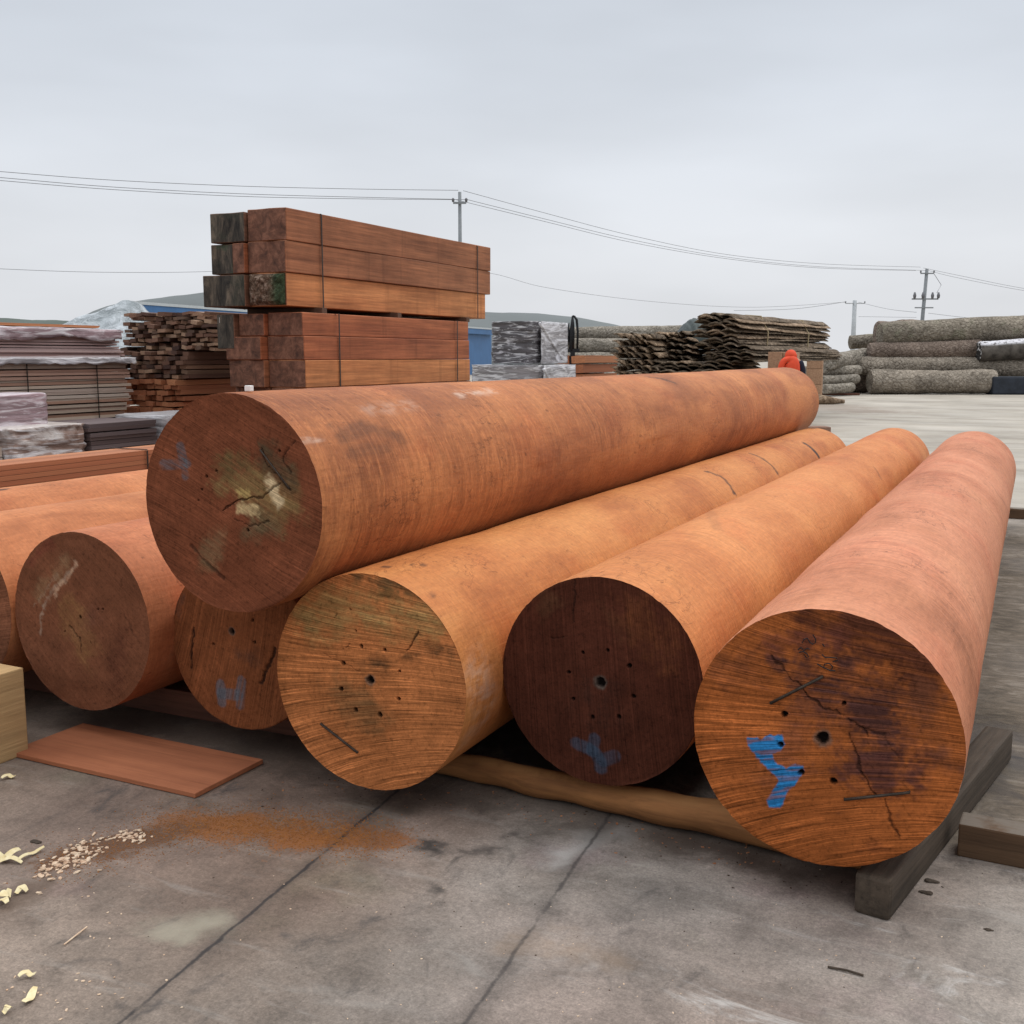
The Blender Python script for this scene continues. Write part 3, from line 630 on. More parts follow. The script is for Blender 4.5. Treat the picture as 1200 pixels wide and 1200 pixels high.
# ------------------------------------------------------------------ litter on the concrete
def chip_mat(name, a, b_):
    g = G(name); o = g.pos(); n = g.noise(o, 40, 3); return g.fin(g.mix(g.rng(n, .3, .7), a, b_), .8, .2)
M_CHIP = chip_mat('pale_wood_chip', (.66, .52, .38), (.50, .33, .22))
M_SHAV = chip_mat('yellow_shaving', (.72, .63, .40), (.62, .50, .27))
M_DUST = chip_mat('orange_sawdust', (.34, .14, .04), (.22, .085, .025))
def chips(name, mat, pts, smin, smax, label, flat=.35, seed=0, cat=None):
    r = np.random.default_rng(seed); b = MB()
    for (x, y) in pts:
        s = r.uniform(smin, smax); a = r.uniform(0, 6.28); e_ = r.uniform(.35, .8)
        M = Matrix.Rotation(a, 4, 'Z') @ Matrix.Rotation(r.uniform(-.3, .3), 4, 'X') @ Matrix.Rotation(r.uniform(-.3, .3), 4, 'Y')
        V = [Vector((math.cos(q) * s * r.uniform(.7, 1.2), math.sin(q) * s * e_ * r.uniform(.7, 1.2), zz * s * flat)) for zz in (-.5, .5) for q in (0, 1.25, 2.5, 3.8, 5.0)]
        V = [M @ v + Vector((x, y, s * flat * .6)) for v in V]
        b.add(V, [(4, 3, 2, 1, 0), (5, 6, 7, 8, 9)] + [(i, (i + 1) % 5, 5 + (i + 1) % 5, 5 + i) for i in range(5)])
    return tag(b.build(name, mat), label, cat, None, 'stuff')
def scatter(poly_c, n, sig, seed):
    r = np.random.default_rng(seed); out = []
    for _ in range(n):
        t = r.random(); k = min(int(t * (len(poly_c) - 1)), len(poly_c) - 2); f = t * (len(poly_c) - 1) - k
        px = poly_c[k][0] * (1 - f) + poly_c[k + 1][0] * f + r.normal(0, sig[0]); py = poly_c[k][1] * (1 - f) + poly_c[k + 1][1] * f + r.normal(0, sig[1])
        P = on_ground(px, py); out.append((P[0], P[1]))
    return out
chips('wood_chips', M_CHIP, scatter([(55, 1022), (80, 1012), (100, 1000), (118, 988)], 130, (11, 9), 1), .004, .014, 'pale wood chips scattered beside the orange sawdust')
chips('wood_chips', M_CHIP, scatter([(20, 1060), (120, 1060), (60, 1180), (10, 1190), (160, 1150)], 60, (40, 35), 2), .002, .006, 'tiny pale wood crumbs strewn over the lower left concrete')
chips('wood_chips', M_CHIP, scatter([(145, 979), (162, 982)], 60, (7, 3.5), 3), .005, .011, 'small heap of pale chips at the start of the sawdust streak')
chips('wood_chips', M_CHIP, scatter([(300, 1010), (500, 1100), (700, 1130), (900, 1120), (1100, 1100)], 160, (130, 60), 4), .001, .0038, 'sparse pale specks over the front concrete')
chips('sawdust', M_DUST, scatter([(205, 965), (300, 968), (380, 975), (440, 985)], 7500, (30, 12), 5), .001, .0032, 'orange sawdust spread on the concrete in front of the tan log', .5)
chips('sawdust', M_DUST, scatter([(60, 1015), (140, 990), (215, 968)], 1500, (22, 12), 6), .0012, .003, 'brownish sawdust among the pale chips', .5)
M_CRUMB = chip_mat('dark_bark', (.07, .04, .026), (.035, .022, .016))
M_SPL = chip_mat('reddish_splinters', (.36, .17, .08), (.22, .09, .045))
chips('bark_crumbs', M_CRUMB, scatter([(250, 905), (420, 935), (560, 925), (760, 975), (950, 1030), (1110, 1040)], 150, (45, 14), 11), .0015, .006, 'dark bark crumbs strewn along the foot of the front logs')
chips('bark_crumbs', M_CRUMB, scatter([(60, 985), (150, 1000), (420, 1050), (650, 1090), (900, 1100)], 110, (90, 55), 12), .001, .0035, 'tiny dark specks over the front concrete')
chips('splinters', M_SPL, scatter([(300, 915), (520, 925), (640, 955), (820, 990), (900, 1015)], 130, (40, 9), 13), .002, .007, 'reddish wood fragments under the edge of the front logs', .25)
def shaving(pts, wd, label, seed=0, curl=0.012):
    P = [on_ground(*p) for p in pts]; r = random.Random(seed); V = []; F = []; n = 10
    for i in range(n + 1):
        t = i / n * (len(P) - 1); k = min(int(t), len(P) - 2); f = t - k
        q = P[k] * (1 - f) + P[k + 1] * f; d = P[k + 1] - P[k]; nn = np.array([-d[1], d[0], 0]); nn = nn / (np.linalg.norm(nn) + 1e-9)
        w_ = wd * (.45 + .7 * math.sin(math.pi * (i + .8) / (n + 1.6))); z = .004 + curl * abs(math.sin(i * .33 + seed))
        for s, dz in ((-1, 0), (1, .3 * curl)):
            for th in (0, .0014): V.append((q[0] + nn[0] * w_ * s, q[1] + nn[1] * w_ * s, z + dz + th))
    for i in range(n):
        a = i * 4; c = a + 4
        F += [(a, a + 2, c + 2, c), (a + 1, c + 1, c + 3, a + 3), (a, c, c + 1, a + 1), (a + 2, a + 3, c + 3, c + 2)]
    F += [(0, 1, 3, 2), (n * 4, n * 4 + 2, n * 4 + 3, n * 4 + 1)]
    o = link('wood_shaving', mesh_np('wood_shaving', V, F, False), M_SHAV); return tag(o, label, 'shaving', 'wood shavings on the concrete')
shaving([(22, 1012), (34, 1004), (52, 997)], .006, 'long straight pale shaving pointing up right at the left edge', 1, .01)
shaving([(-6, 1006), (8, 1010), (24, 1003)], .010, 'curled pale shaving touching the left picture edge under the long straight one', 2, .02)
shaving([(-4, 1013), (14, 1011), (26, 1013)], .007, 'flat lower shaving of the tuft at the left edge', 3, .012)
shaving([(0, 1054), (6, 1056), (12, 1050)], .010, 'yellow shaving of the small tuft at the left edge below the chips', 4, .018)
shaving([(-3, 1062), (4, 1057), (9, 1065)], .009, 'forked yellow shaving under the small left tuft', 5, .014)
shaving([(18, 1050), (26, 1045), (32, 1047)], .008, 'short thick shaving right of the small yellow tuft', 6, .012)
shaving([(22, 1150), (32, 1145), (42, 1147)], .006, 'curved whitish shaving near the lower left corner', 7, .012)
shaving([(28, 1180), (36, 1172), (42, 1162)], .009, 'leaf shaped yellow shaving in the lower left corner', 8, .008)
shaving([(3, 1191), (9, 1188), (13, 1184)], .007, 'crumpled shaving at the very bottom left', 9, .012)
shaving([(2, 915), (10, 912), (18, 913)], .008, 'white shaving by the foot of the pale timber block', 10, .01)
st = MB().tube([tuple(on_ground(75, 1107, .004)), tuple(on_ground(102, 1086, .006))], .0022, 6).build('splinter', M_CHIP); tag(st, 'thin straight pale splinter lying on the lower left concrete', 'splinter')
st = MB().tube([tuple(on_ground(970, 1133, .004)), tuple(on_ground(992, 1137, .006)), tuple(on_ground(1012, 1143, .004))], .003, 6).build('splinter', M_CHOCK); tag(st, 'dark thin splinter on the concrete in front of the dark timber', 'splinter')
def droplet(px, py, s, label):
    P = on_ground(px, py); bm = bmesh.new(); bmesh.ops.create_icosphere(bm, subdivisions=2, radius=1)
    for v in bm.verts:
        k = 1 + .25 * math.sin(v.co.x * 5 + px); v.co = Vector((v.co.x * s * 1.8 * k, v.co.y * s * .9 * k, v.co.z * s * .35))
    me = bpy.data.meshes.new('bark_crumb'); bm.to_mesh(me); bm.free(); o = link('bark_crumb', me, M_CHOCK); o.location = (P[0], P[1], s * .2); tag(o, label, 'bark crumb')
droplet(1090, 1033, .013, 'flat dark bark crumb right of the dark timber, nearer the brown beam'); droplet(1087, 1047, .012, 'flat dark bark crumb right of the dark timber, nearer the viewer')
droplet(1158, 1090, .008, 'small dark crumb alone on the lower right concrete'); droplet(42, 987, .012, 'dark bark sliver left of the pale chips')

# ------------------------------------------------------------------ stack of squared beams
def beam_mat(name, light, dark, seed, green=0.0, rough_end=0.0):
    g = G(name); r = g.rnd(); o = g.vm('ADD', g.obj(), g.comb(g.ma('MULTIPLY', r, 19), seed, g.ma('MULTIPLY', r, 7)))
    n = g.noise(g.map(o, (4, .5, 9)), 1, 5, .6, .5); f = g.noise(g.map(o, (40, 1.4, 45)), 1, 4, .62); b_ = g.noise(o, 1.3, 4, .6)
    drip = g.noise(g.map(o, (6, 6, .25)), 1, 4, .6)
    c = g.ramp(g.ma('ADD', g.ma('MULTIPLY', n, .65), g.ma('MULTIPLY', b_, .35)), [(.36, dark), (.62, light)])
    c = g.mix(.75, c, g.ramp(f, [(.3, gray(.58)), (.7, gray(1.3))]), 'MULTIPLY')
    c = g.mix(.6, c, g.ramp(g.noise(g.map(o, (1, .9, 1), loc=(4, 4, 4)), 1.2, 6, .7), [(.3, gray(.6)), (.7, gray(1.35))]), 'MULTIPLY')
    c = g.mix(g.ma('MULTIPLY', g.rng(drip, .58, .70), .3), c, tuple(v * .45 for v in dark))
    ny = g.sep(g.nrm())[1]; endf = g.rng(g.ma('ABSOLUTE', ny), .6, .9)
    ec = g.ramp(g.noise(o, 9, 7, .72, .5), [(.32, (.055, .026, .018)), (.48, (.13, .058, .036)), (.68, (.27, .125, .078))])
    if green > 0:
        ec = g.ramp(g.noise(g.map(o, (1, 1, .3)), 11, 7, .75, .8), [(.36, (.016, .014, .012)), (.5, (.055, .046, .036)), (.66, (.16, .125, .09))])
        ec = g.mix(g.ma('MULTIPLY', g.rng(g.noise(g.map(o, loc=(3, 1, 8)), 4, 4), .5, .65), green), ec, (.05, .085, .05))
    c = g.mix(endf, c, ec)
    g.bump(g.ma('ADD', f, n), .3, .008)
    return g.fin(c, .72, .25)
BM = {'brown': beam_mat('beam_brown', (.33, .135, .064), (.19, .072, .034), 1), 'orange': beam_mat('beam_orange', (.52, .22, .085), (.36, .135, .05), 2),
      'red': beam_mat('beam_red', (.38, .13, .056), (.24, .075, .034), 3), 'dark': beam_mat('beam_dark_end', (.20, .095, .055), (.11, .055, .035), 4, .12), 'moss': beam_mat('beam_moss', (.25, .13, .07), (.13, .07, .04), 5, .55)}
GB = 'squared beams in the tall stack'
def sq_beam(x0, x1, y0, y1, z0, z1, key, label, live_edge=0.0):
    nx, nyy, nz_ = 7, 22, 6; dx, dy, dz = x1 - x0, y1 - y0, z1 - z0
    bm = bmesh.new(); bmesh.ops.create_cube(bm, size=1)
    for v in bm.verts: v.co = Vector((v.co.x * dx, v.co.y * dy, v.co.z * dz))
    bmesh.ops.bevel(bm, geom=bm.edges[:], offset=.006, segments=1, affect='EDGES')
    for i in range(1, 14):
        bmesh.ops.bisect_plane(bm, geom=bm.verts[:] + bm.edges[:] + bm.faces[:], plane_co=(0, -dy / 2 + dy * i / 14, 0), plane_no=(0, 1, 0))
    for i in range(1, 5):
        bmesh.ops.bisect_plane(bm, geom=bm.verts[:] + bm.edges[:] + bm.faces[:], plane_co=(-dx / 2 + dx * i / 5, 0, 0), plane_no=(1, 0, 0))
    sd_ = random.random() * 50
    for v in bm.verts:
        v.co.x += .005 * math.sin(v.co.y * 1.7 + sd_); v.co.y += .012 * math.sin(v.co.x * 17 + sd_) * (abs(v.co.y) > dy * .49)
        if live_edge > 0 and v.co.z > dz * .45: v.co.z += live_edge * (.5 * math.sin(v.co.y * 2 + sd_) + .5 * math.sin(v.co.x * 9 + sd_)) * .6 - live_edge * .4
    me = bpy.data.meshes.new('squared_beam'); bm.to_mesh(me); bm.free()
    o = link('squared_beam', me, BM[key]); o.location = ((x0 + x1) / 2, (y0 + y1) / 2, (z0 + z1) / 2)
    return tag(o, label, 'beam', GB)
UX = [-7.18, -6.745, -6.31]
zr = [2.95, 2.655, 2.365, 2.06]
sq_beam(UX[1], UX[2], 8.5, 12.72, zr[1] + .004, zr[0], 'brown', 'top right beam of the tall beam stack, dark brown', .0)
sq_beam(UX[0] + .02, UX[1] - .01, 8.48, 12.6, zr[1] + .004, zr[0] - .02, 'dark', 'top left beam of the tall stack with a blackened end')
sq_beam(UX[1], UX[2], 8.5, 12.75, zr[2] + .004, zr[1], 'brown', 'second beam from the top on the right side of the tall stack')
sq_beam(UX[0] + .27, UX[1] - .01, 8.46, 12.6, zr[2] + .004, zr[1] - .01, 'red', 'reddish second row beam of the tall stack, left of the brown one')
sq_beam(UX[0], UX[0] + .26, 8.5, 12.6, zr[2] + .004, zr[1] - .01, 'moss', 'narrow greenish beam at the left of the second row of the tall stack')
mb_ = sq_beam(UX[1] - .0, UX[2] - .02, 8.5, 12.62, zr[3] + .002, zr[2], 'orange', 'bright orange bottom beam of the upper bundle with mossy bark on its end')
sq_beam(UX[0] - .06, UX[1] - .01, 8.44, 12.6, zr[3] + .002, zr[2] - .01, 'dark', 'dark weathered bottom left beam of the upper bundle')
# bark left on the end of the orange beam
g = G('mossy_bark'); o_ = g.obj(); n_ = g.noise(o_, 22, 6, .7, .6); c_ = g.ramp(n_, [(.3, (.03, .02, .016)), (.5, (.12, .075, .05)), (.62, (.30, .22, .17))])
c_ = g.mix(g.rng(g.sep(o_)[0], .02, .14), c_, g.ramp(n_, [(.3, (.015, .02, .012)), (.6, (.06, .085, .045))])); g.bump(n_, .8, .03); M_MOSSBARK = g.fin(c_, .9, .1)
def rough_patch(wd, ht, depth, seed):
    n = 26; V = []; F = []; xs = np.linspace(-wd / 2, wd / 2, n); zs = np.linspace(-ht / 2, ht / 2, n)
    X, Z = np.meshgrid(xs, zs); D = depth * (.3 + fbm(X * 22 + 9, Z * 22 + 9, seed)); ed = np.minimum(1, 8 * np.minimum(.5 - abs(X / wd), .5 - abs(Z / ht)) + .1)
    V = np.stack([X, -D * ed, Z], -1).reshape(-1, 3)
    for i in range(n - 1):
        for k in range(n - 1): F.append((i * n + k, i * n + k + 1, (i + 1) * n + k + 1, (i + 1) * n + k))
    return mesh_np('bark_patch', V, F, False)
bp = link('bark_patch', rough_patch(.41, .285, .05, 3), M_MOSSBARK, mb_); bp.location = (0, -2.062, 0)
sk = plain('skid_wood', (.10, .055, .035), .8)
for i, y in enumerate((9.0, 10.4, 12.0)):
    o = MB().box((0, 0, 0), (.9, .08, .055), None, 0, .004).build('skid', sk); o.location = (-6.7, y, 2.0325)
    tag(o, ('nearest', 'middle', 'farthest')[i] + ' thin skid in the dark gap between the upper and lower beam bundles', 'skid', 'skids between the beam bundles')
LX = [-7.04, -6.62, -6.2]
lz = [2.005, 1.785, 1.56, 1.30]
lab = [('reddish top right beam of the lower bundle, just under the dark gap', 'red'), ('second beam down on the right side of the lower bundle', 'red'), ('third beam down of the lower bundle, bright orange, just above the top log', 'orange')]
for i in range(3):
    sq_beam(LX[1], LX[2] - .02 * (i == 0), 8.6, 11.95, lz[i + 1] + .003, lz[i], lab[i][1], lab[i][0])
sq_beam(LX[0] + .1, LX[1] - .01, 8.55, 11.9, lz[1] + .003, lz[0] - .01, 'red', 'brown left beam in the top row of the lower bundle')
sq_beam(LX[0] - .12, LX[0] + .09, 8.5, 11.9, lz[1] - .12, lz[0] - .01, 'dark', 'narrow blackened beam with a white label at the left of the lower bundle')
sq_beam(LX[0], LX[1] - .01, 8.5, 11.9, lz[2] + .003, lz[1] - .125 + .12, 'red', 'rough sawn left beam in the second row of the lower bundle')
sq_beam(LX[0], LX[1] - .01, 8.52, 11.9, lz[3] + .003, lz[2], 'brown', 'left beam in the third row of the lower bundle, end partly behind the top log')
zz = 1.30
for k in range(5):
    for i in range(2):
        sq_beam(LX[i], LX[i + 1] - .01 * (1 - i), 8.6, 11.95, zz - .26 + .003, zz, 'brown', 'brown squared beam low in the stack, hidden behind the uppermost peeled log')
    zz -= .26
lb = MB().box((0, 0, 0), (.11, .004, .05)).build('paper_label', plain('label_paper', (.7, .7, .7), .7, .05)); lb.location = (LX[0] - .02, 8.497, 1.94)
tag(lb, 'small white blank label on the blackened beam end', 'label')
M_STRAP = plain('steel_strap', (.05, .04, .035), .5, .2, 20, .1, .5)
def strap(x0, x1, z0, z1, y, label):
    b = MB(); t = .004; w_ = .016
    b.box(((x0 + x1) / 2, 0, z1 + t / 2 + .002), (x1 - x0 + .02, w_, t)); b.box((x1 + t / 2 + .012, 0, (z0 + z1) / 2), (t, w_, z1 - z0)); b.box((x0 - t / 2 - .07, 0, (z0 + z1) / 2), (t, w_, z1 - z0))
    o = b.build('steel_strap', M_STRAP); o.location = (0, y, 0); tag(o, label, 'strap', 'steel straps round the beam bundles')
strap(UX[0], UX[2], 2.06, 2.945, 9.05, 'dark steel strap round the near part of the upper beam bundle')
strap(UX[0], UX[2], 2.06, 2.935, 12.35, 'thin steel strap near the far end of the upper beam bundle')
strap(LX[0], LX[2], 1.3, 2.005, 9.15, 'dark strap round the near part of the lower beam bundle')
strap(LX[0], LX[2], 1.3, 2.005, 11.6, 'dark strap near the far end of the lower beam bundle')

# ------------------------------------------------------------------ lumber bundles
def board_mat(name, cols, seed):
    g = G(name); r = g.rnd(); o = g.vm('ADD', g.obj(), g.comb(g.ma('MULTIPLY', r, 37), seed, g.ma('MULTIPLY', r, 11)))
    n = g.noise(g.map(o, (8, .6, 12)), 1, 4, .6, .4); f = g.noise(g.map(o, (60, 2, 60)), 1, 3, .6)
    c = g.ramp(r, [(i / (len(cols) - 1), c) for i, c in enumerate(cols)])
    c = g.mix(.8, c, g.ramp(n, [(.3, gray(.6)), (.7, gray(1.3))]), 'MULTIPLY'); c = g.mix(.4, c, g.ramp(f, [(.3, gray(.7)), (.7, gray(1.2))]), 'MULTIPLY')
    g.bump(n, .2, .005); return g.fin(c, .75, .25)
BP = {'pink': board_mat('boards_pink_grey', [(.42, .29, .27), (.58, .47, .46), (.30, .19, .17), (.50, .37, .35), (.64, .56, .55), (.38, .24, .21)], 1),
      'tan': board_mat('boards_tan_grey', [(.32, .24, .185), (.45, .36, .29), (.23, .13, .09), (.37, .22, .165), (.50, .42, .36), (.19, .115, .09)], 2),
      'orange': board_mat('boards_orange', [(.40, .155, .075), (.32, .115, .055), (.45, .19, .09), (.26, .09, .045)], 3),
      'dark': board_mat('boards_dark_purple', [(.115, .085, .085), (.16, .12, .115), (.08, .055, .055), (.13, .09, .08)], 4),
      'slat': board_mat('slats_mixed', [(.12, .06, .04), (.24, .13, .085), (.40, .26, .17), (.06, .032, .026), (.17, .09, .06)], 5),
      'grey': board_mat('boards_grey', [(.30, .28, .27), (.22, .20, .20), (.36, .34, .33)], 6)}
UNIT = MB().box((0, 0, 0), (1, 1, 1)).mesh('board_shape')
UNITM = {}
def unit(key):
    if key not in UNITM:
        m = UNIT.copy(); m.materials.append(BP[key]); UNITM[key] = m
    return UNITM[key]
def bundle(label, x0, x1, y0, y1, z0, z1, cols, rows, key, jit=.02, straps=(), group='strapped lumber bundles', irr=0.0, rz=0.0, lab_end=None, name='lumber_bundle', cat='lumber bundle'):
    cx, cy = (x0 + x1) / 2, (y0 + y1) / 2
    t = thing(name, label, cat, (cx, cy, z0), rz, group); r = random.Random(hash(label) % 9999 if False else len(label) * 7 + int(x0 * 10))
    wd = (x1 - x0) / cols; ht = (z1 - z0) / rows
    for k in range(rows):
        for c in range(cols):
            o = bpy.data.objects.new('board', unit(key)); COL.objects.link(o); o.parent = t
            sx = wd * (.97 - irr * r.random() * .35); sz = ht * (.93 - irr * r.random() * .3); L_ = (y1 - y0) * (1 - irr * r.random() * .05)
            o.scale = (sx, L_, sz)
            o.location = (x0 - cx + (c + .5) * wd + irr * r.uniform(-.1, .1) * wd, r.uniform(-jit, jit) + irr * r.uniform(-.06, .06), ht * (k + .5))
            if irr: o.rotation_euler = (irr * r.uniform(-.006, .006), irr * r.uniform(-.18, .18), irr * r.uniform(-.008, .008))
    for y in straps:
        b = MB(); w_ = .012; tt = .005; H = z1 - z0
        b.box((0, 0, H + tt), (x1 - x0 + .02, w_, tt)); b.box(((x1 - x0) / 2 + .012, 0, H / 2), (tt, w_, H)); b.box((-(x1 - x0) / 2 - .012, 0, H / 2), (tt, w_, H))
        o = b.build('strap', M_STRAP, t); o.location = (0, y - cy, 0)
    return t
# long pinkish and tan packs on the left
bundle('long pinkish grey plank bundle, uppermost of the far left pile', -10.1, -9.0, 4.6, 9.15, 1.57, 1.865, 5, 13, 'pink', .05, (), irr=.45)
bundle('thin orange planks lying on top of the pinkish grey far left bundle', -10.05, -9.10, 4.7, 8.95, 1.889, 1.918, 5, 2, 'orange', .05, (), irr=.4)
bundle('long tan grey plank bundle with two dark straps below the pinkish one', -10.1, -9.0, 4.4, 9.25, .94, 1.565, 5, 19, 'tan', .05, (7.85, 8.75), irr=.4)
bundle('tan brown planks at the very bottom of the far left pile', -10.1, -9.0, 4.4, 9.2, .02, .935, 5, 12, 'tan', .05)
# rough ended slat piles behind
bundle('ragged pile of mixed slats under the blue shed edge, uppermost left of the beam stack', -9.62, -8.3, 9.75, 13.6, 1.66, 2.09, 11, 9, 'slat', .05, (), irr=1.0)
bundle('strapped slat bundle with ragged ends just below the topmost slat pile', -9.7, -8.55, 9.6, 13.6, 1.345, 1.655, 10, 6, 'slat', .05, (10.9,), irr=.8)
bundle('second strapped slat bundle with square cut ends, orange along its side', -9.68, -8.62, 9.55, 13.6, 1.035, 1.34, 9, 5, 'orange', .05, (10.7,), irr=.6)
bundle('dark red slat bundle directly above the grey wrapped boards', -9.5, -8.5, 9.5, 13.6, .685, 1.03, 6, 4, 'orange', .05, (), irr=.4)
bundle('lowest slat bundle of the ragged pile, mostly hidden behind the uppermost log', -9.6, -8.5, 9.5, 13.6, .05, .68, 8, 9, 'slat', .04, (), irr=.5)
# dark unwrapped pack
bundle('dark purplish board pack between two wrapped packs', -8.25, -7.62, 7.3, 8.14, .02, 1.0, 3, 24, 'dark', .02, (), irr=.35)
# orange planks in front
bundle('bright orange long planks strapped together, lying behind the leftmost peeled log', -6.10, -5.78, 3.0, 8.2, .755, .925, 3, 5, 'orange', .03, (6.05,))
bundle('lower orange planks under the strapped orange ones behind the leftmost log', -6.12, -5.82, 3.0, 8.2, .02, .745, 3, 10, 'orange', .03)

# plastic wrapped packs
def wrap_mat(name, under, white, seed, cover=.5):
    g = G(name); o = g.map(g.obj(), loc=(seed, seed * 3, seed * 5))
    lay = g.noise(g.map(o, (1.0, .7, 22)), 1, 3, .6, .3); wr = g.noise(g.map(o, (1.2, 1.0, 4), rot=(.3, .25, .1)), 1.0, 5, .6, 2.2); fine = g.noise(g.map(o, (2, 1.6, 16), rot=(.12, .05, 0)), 1.2, 4, .6, 1.2)
    c = g.mix(g.rng(lay, .35, .62), tuple(v * .55 for v in under), under)
    c = g.mix(g.rng(wr, .62 - cover * .35, .80 - cover * .25), c, white)
    c = g.mix(g.ma('MULTIPLY', g.rng(fine, .52, .62), .6), c, (.72, .71, .72))
    up = g.rng(g.sep(g.nrm())[2], .5, .9); c = g.mix(g.ma('MULTIPLY', up, .6), c, white)
    g.bump(g.ma('ADD', wr, g.ma('MULTIPLY', fine, .6)), .6, .03)
    return g.fin(c, .32, .5)
def film_sheet(label, x0, x1, y0, y1, z, drop, mat, seed):
    nx, ny = 14, 60; V = []; F = []; cx, cy = (x0 + x1) / 2, (y0 + y1) / 2
    for j in range(ny + 1):
        y = y0 + (y1 - y0) * j / ny; dr = drop * (.35 + 1.1 * fbm(np.array([j * .22 + seed]), np.array([seed * 1.]), seed)[0])
        for i in range(nx + 1):
            t = i / nx
            if t < .7: px__, pz__ = x0 + (x1 - x0 + .012) * t / .7, z + .012
            else: px__, pz__ = x1 + .012 + .012 * vnoise(np.array([j * .5]), np.array([i * .7]), seed)[0], z + .012 - dr * (t - .7) / .3
            V.append((px__ - cx, y - cy, pz__ - z + .012 * vnoise(np.array([j * .6 + 2]), np.array([i * .6]), seed + 2)[0]))
    for j in range(ny):
        for i in range(nx): q = j * (nx + 1) + i; F.append((q, q + 1, q + nx + 2, q + nx + 1))
    o = link('plastic_sheet', mesh_np('plastic_sheet', V, F), mat); o.location = (cx, cy, z); md = o.modifiers.new('thick', 'SOLIDIFY'); md.thickness = .003
    return tag(o, label, 'plastic sheet')
W_PINK = wrap_mat('wrap_pinkish', (.36, .25, .27), (.62, .57, .60), 1, .5); W_TAN = wrap_mat('wrap_tan', (.30, .20, .16), (.60, .56, .53), 2, .45)
W_GREY = wrap_mat('wrap_grey', (.24, .22, .225), (.46, .45, .46), 3, .35); W_DARK = wrap_mat('wrap_dark', (.085, .075, .08), (.52, .50, .53), 4, .28); W_WHITE = wrap_mat('wrap_white', (.34, .32, .33), (.64, .63, .66), 5, .6)
M_CANT = timber_mat('cant_wood', (.40, .24, .145), (.24, .135, .08), 1)
M_PAL = timber_mat('pallet_wood', (.26, .17, .10), (.12, .075, .045), 0)
def wrapped(label, x0, x1, y0, y1, z0, z1, mat, seed, flap=False, bulge=.03, rz=0.0, pallet=True, twotone=None, band=False):
    cx, cy = (x0 + x1) / 2, (y0 + y1) / 2; t = thing('wrapped_pack', label, 'wrapped pack', (cx, cy, z0), rz, 'plastic wrapped packs')
    hx, hy = (x1 - x0) / 2, (y1 - y0) / 2; H = z1 - z0; pz = .11 if pallet else 0.0
    n, m = 84, 26; V = []; F = []
    per = []
    rc = min(.08, hx * .4, hy * .4)
    for k in range(n):
        a = 2 * math.pi * k / n; e_ = 6.0
        x = math.copysign(abs(math.cos(a)) ** (2 / e_), math.cos(a)) * hx; y = math.copysign(abs(math.sin(a)) ** (2 / e_), math.sin(a)) * hy
        per.append((x, y, a))
    for i in range(m + 1):
        t_ = i / m; z = pz + (H - pz) * t_
        for k, (x, y, a) in enumerate(per):
            d = bulge * (fbm(np.array([k * .35 + seed * 9]), np.array([t_ * 9 + seed]), seed, 3)[0] - .4) + bulge * .5 * (fbm(np.array([k * .12 + 3]), np.array([t_ * 22 + seed]), seed + 4, 2)[0] - .5)
            s = 1 + d / max(hx, hy); V.append((x * s, y * s, z + .02 * (fbm(np.array([k * .3]), np.array([seed * 1.]), seed)[0] - .5) * (t_ > .9)))
    b_ = len(V)
    for i in range(m):
        for k in range(n): F.append((i * n + k, i * n + (k + 1) % n, (i + 1) * n + (k + 1) % n, (i + 1) * n + k))
    rings = 8
    for j in range(1, rings + 1):
        f = 1 - j / rings
        for k, (x, y, a) in enumerate(per):
            V.append((x * f, y * f, H + .025 * (fbm(np.array([x * f * 6 + 9]), np.array([y * f * 6 + seed * 3.]), seed, 3)[0] - .4)))
    for j in range(rings):
        o0 = m * n if j == 0 else b_ + (j - 1) * n; o1 = b_ + j * n
        for k in range(n): F.append((o0 + k, o0 + (k + 1) % n, o1 + (k + 1) % n, o1 + k))
    me = mesh_np('plastic_wrap', V, F); o = link('plastic_wrap', me, mat, t)
    if pallet:
        b = MB()
        for x in (-hx * .85, 0, hx * .85): b.box((x, 0, .045), (.09, hy * 1.9, .085))
        b.build('pallet', M_PAL, t)
    if twotone:
        mt, f0, f1 = twotone; b = MB(); yy0, yy1 = -hy + 2 * hy * f0, -hy + 2 * hy * f1
        nn = 16; V = []; F = []
        for i in range(nn + 1):
            for k in range(nn + 1):
                yy_ = yy0 + (yy1 - yy0) * k / nn; z = pz + (H - pz) * i / nn
                V.append((hx * 1.0 + bulge + .012 + .018 * (vnoise(np.array([k * .6]), np.array([i * .9]), seed)[0]), yy_, z))
        for i in range(nn):
            for k in range(nn): F.append((i * (nn + 1) + k, i * (nn + 1) + k + 1, (i + 1) * (nn + 1) + k + 1, (i + 1) * (nn + 1) + k))
        so_ = link('loose_film', mesh_np('loose_film', V, F), mt, t); md = so_.modifiers.new('thick', 'SOLIDIFY'); md.thickness = .004
    if band:
        b = MB(); pts = []
        for i in range(13):
            f = i / 12; pts.append((hx + bulge + .02, -hy + 2 * hy * (.05 + .75 * f), H * (.95 - .85 * f)))
        b.tube(pts, .03, 6); b.build('twisted_film', W_WHITE, t, True)
    return t
film_sheet('torn whitish plastic sheet hanging over the long pinkish grey plank bundle', -10.0, -8.98, 4.7, 9.1, 1.868, .16, W_PINK, 3)
film_sheet('narrow pale plastic sheet edge between the pinkish and the tan plank bundles', -10.0, -8.98, 6.9, 9.3, 1.566, .07, W_WHITE, 4)
wrapped('white and pink plastic wrapped pack at the left picture edge, standing on a lower pack', -8.5, -7.95, 5.4, 7.22, .96, 1.27, W_PINK, 1, pallet=False)
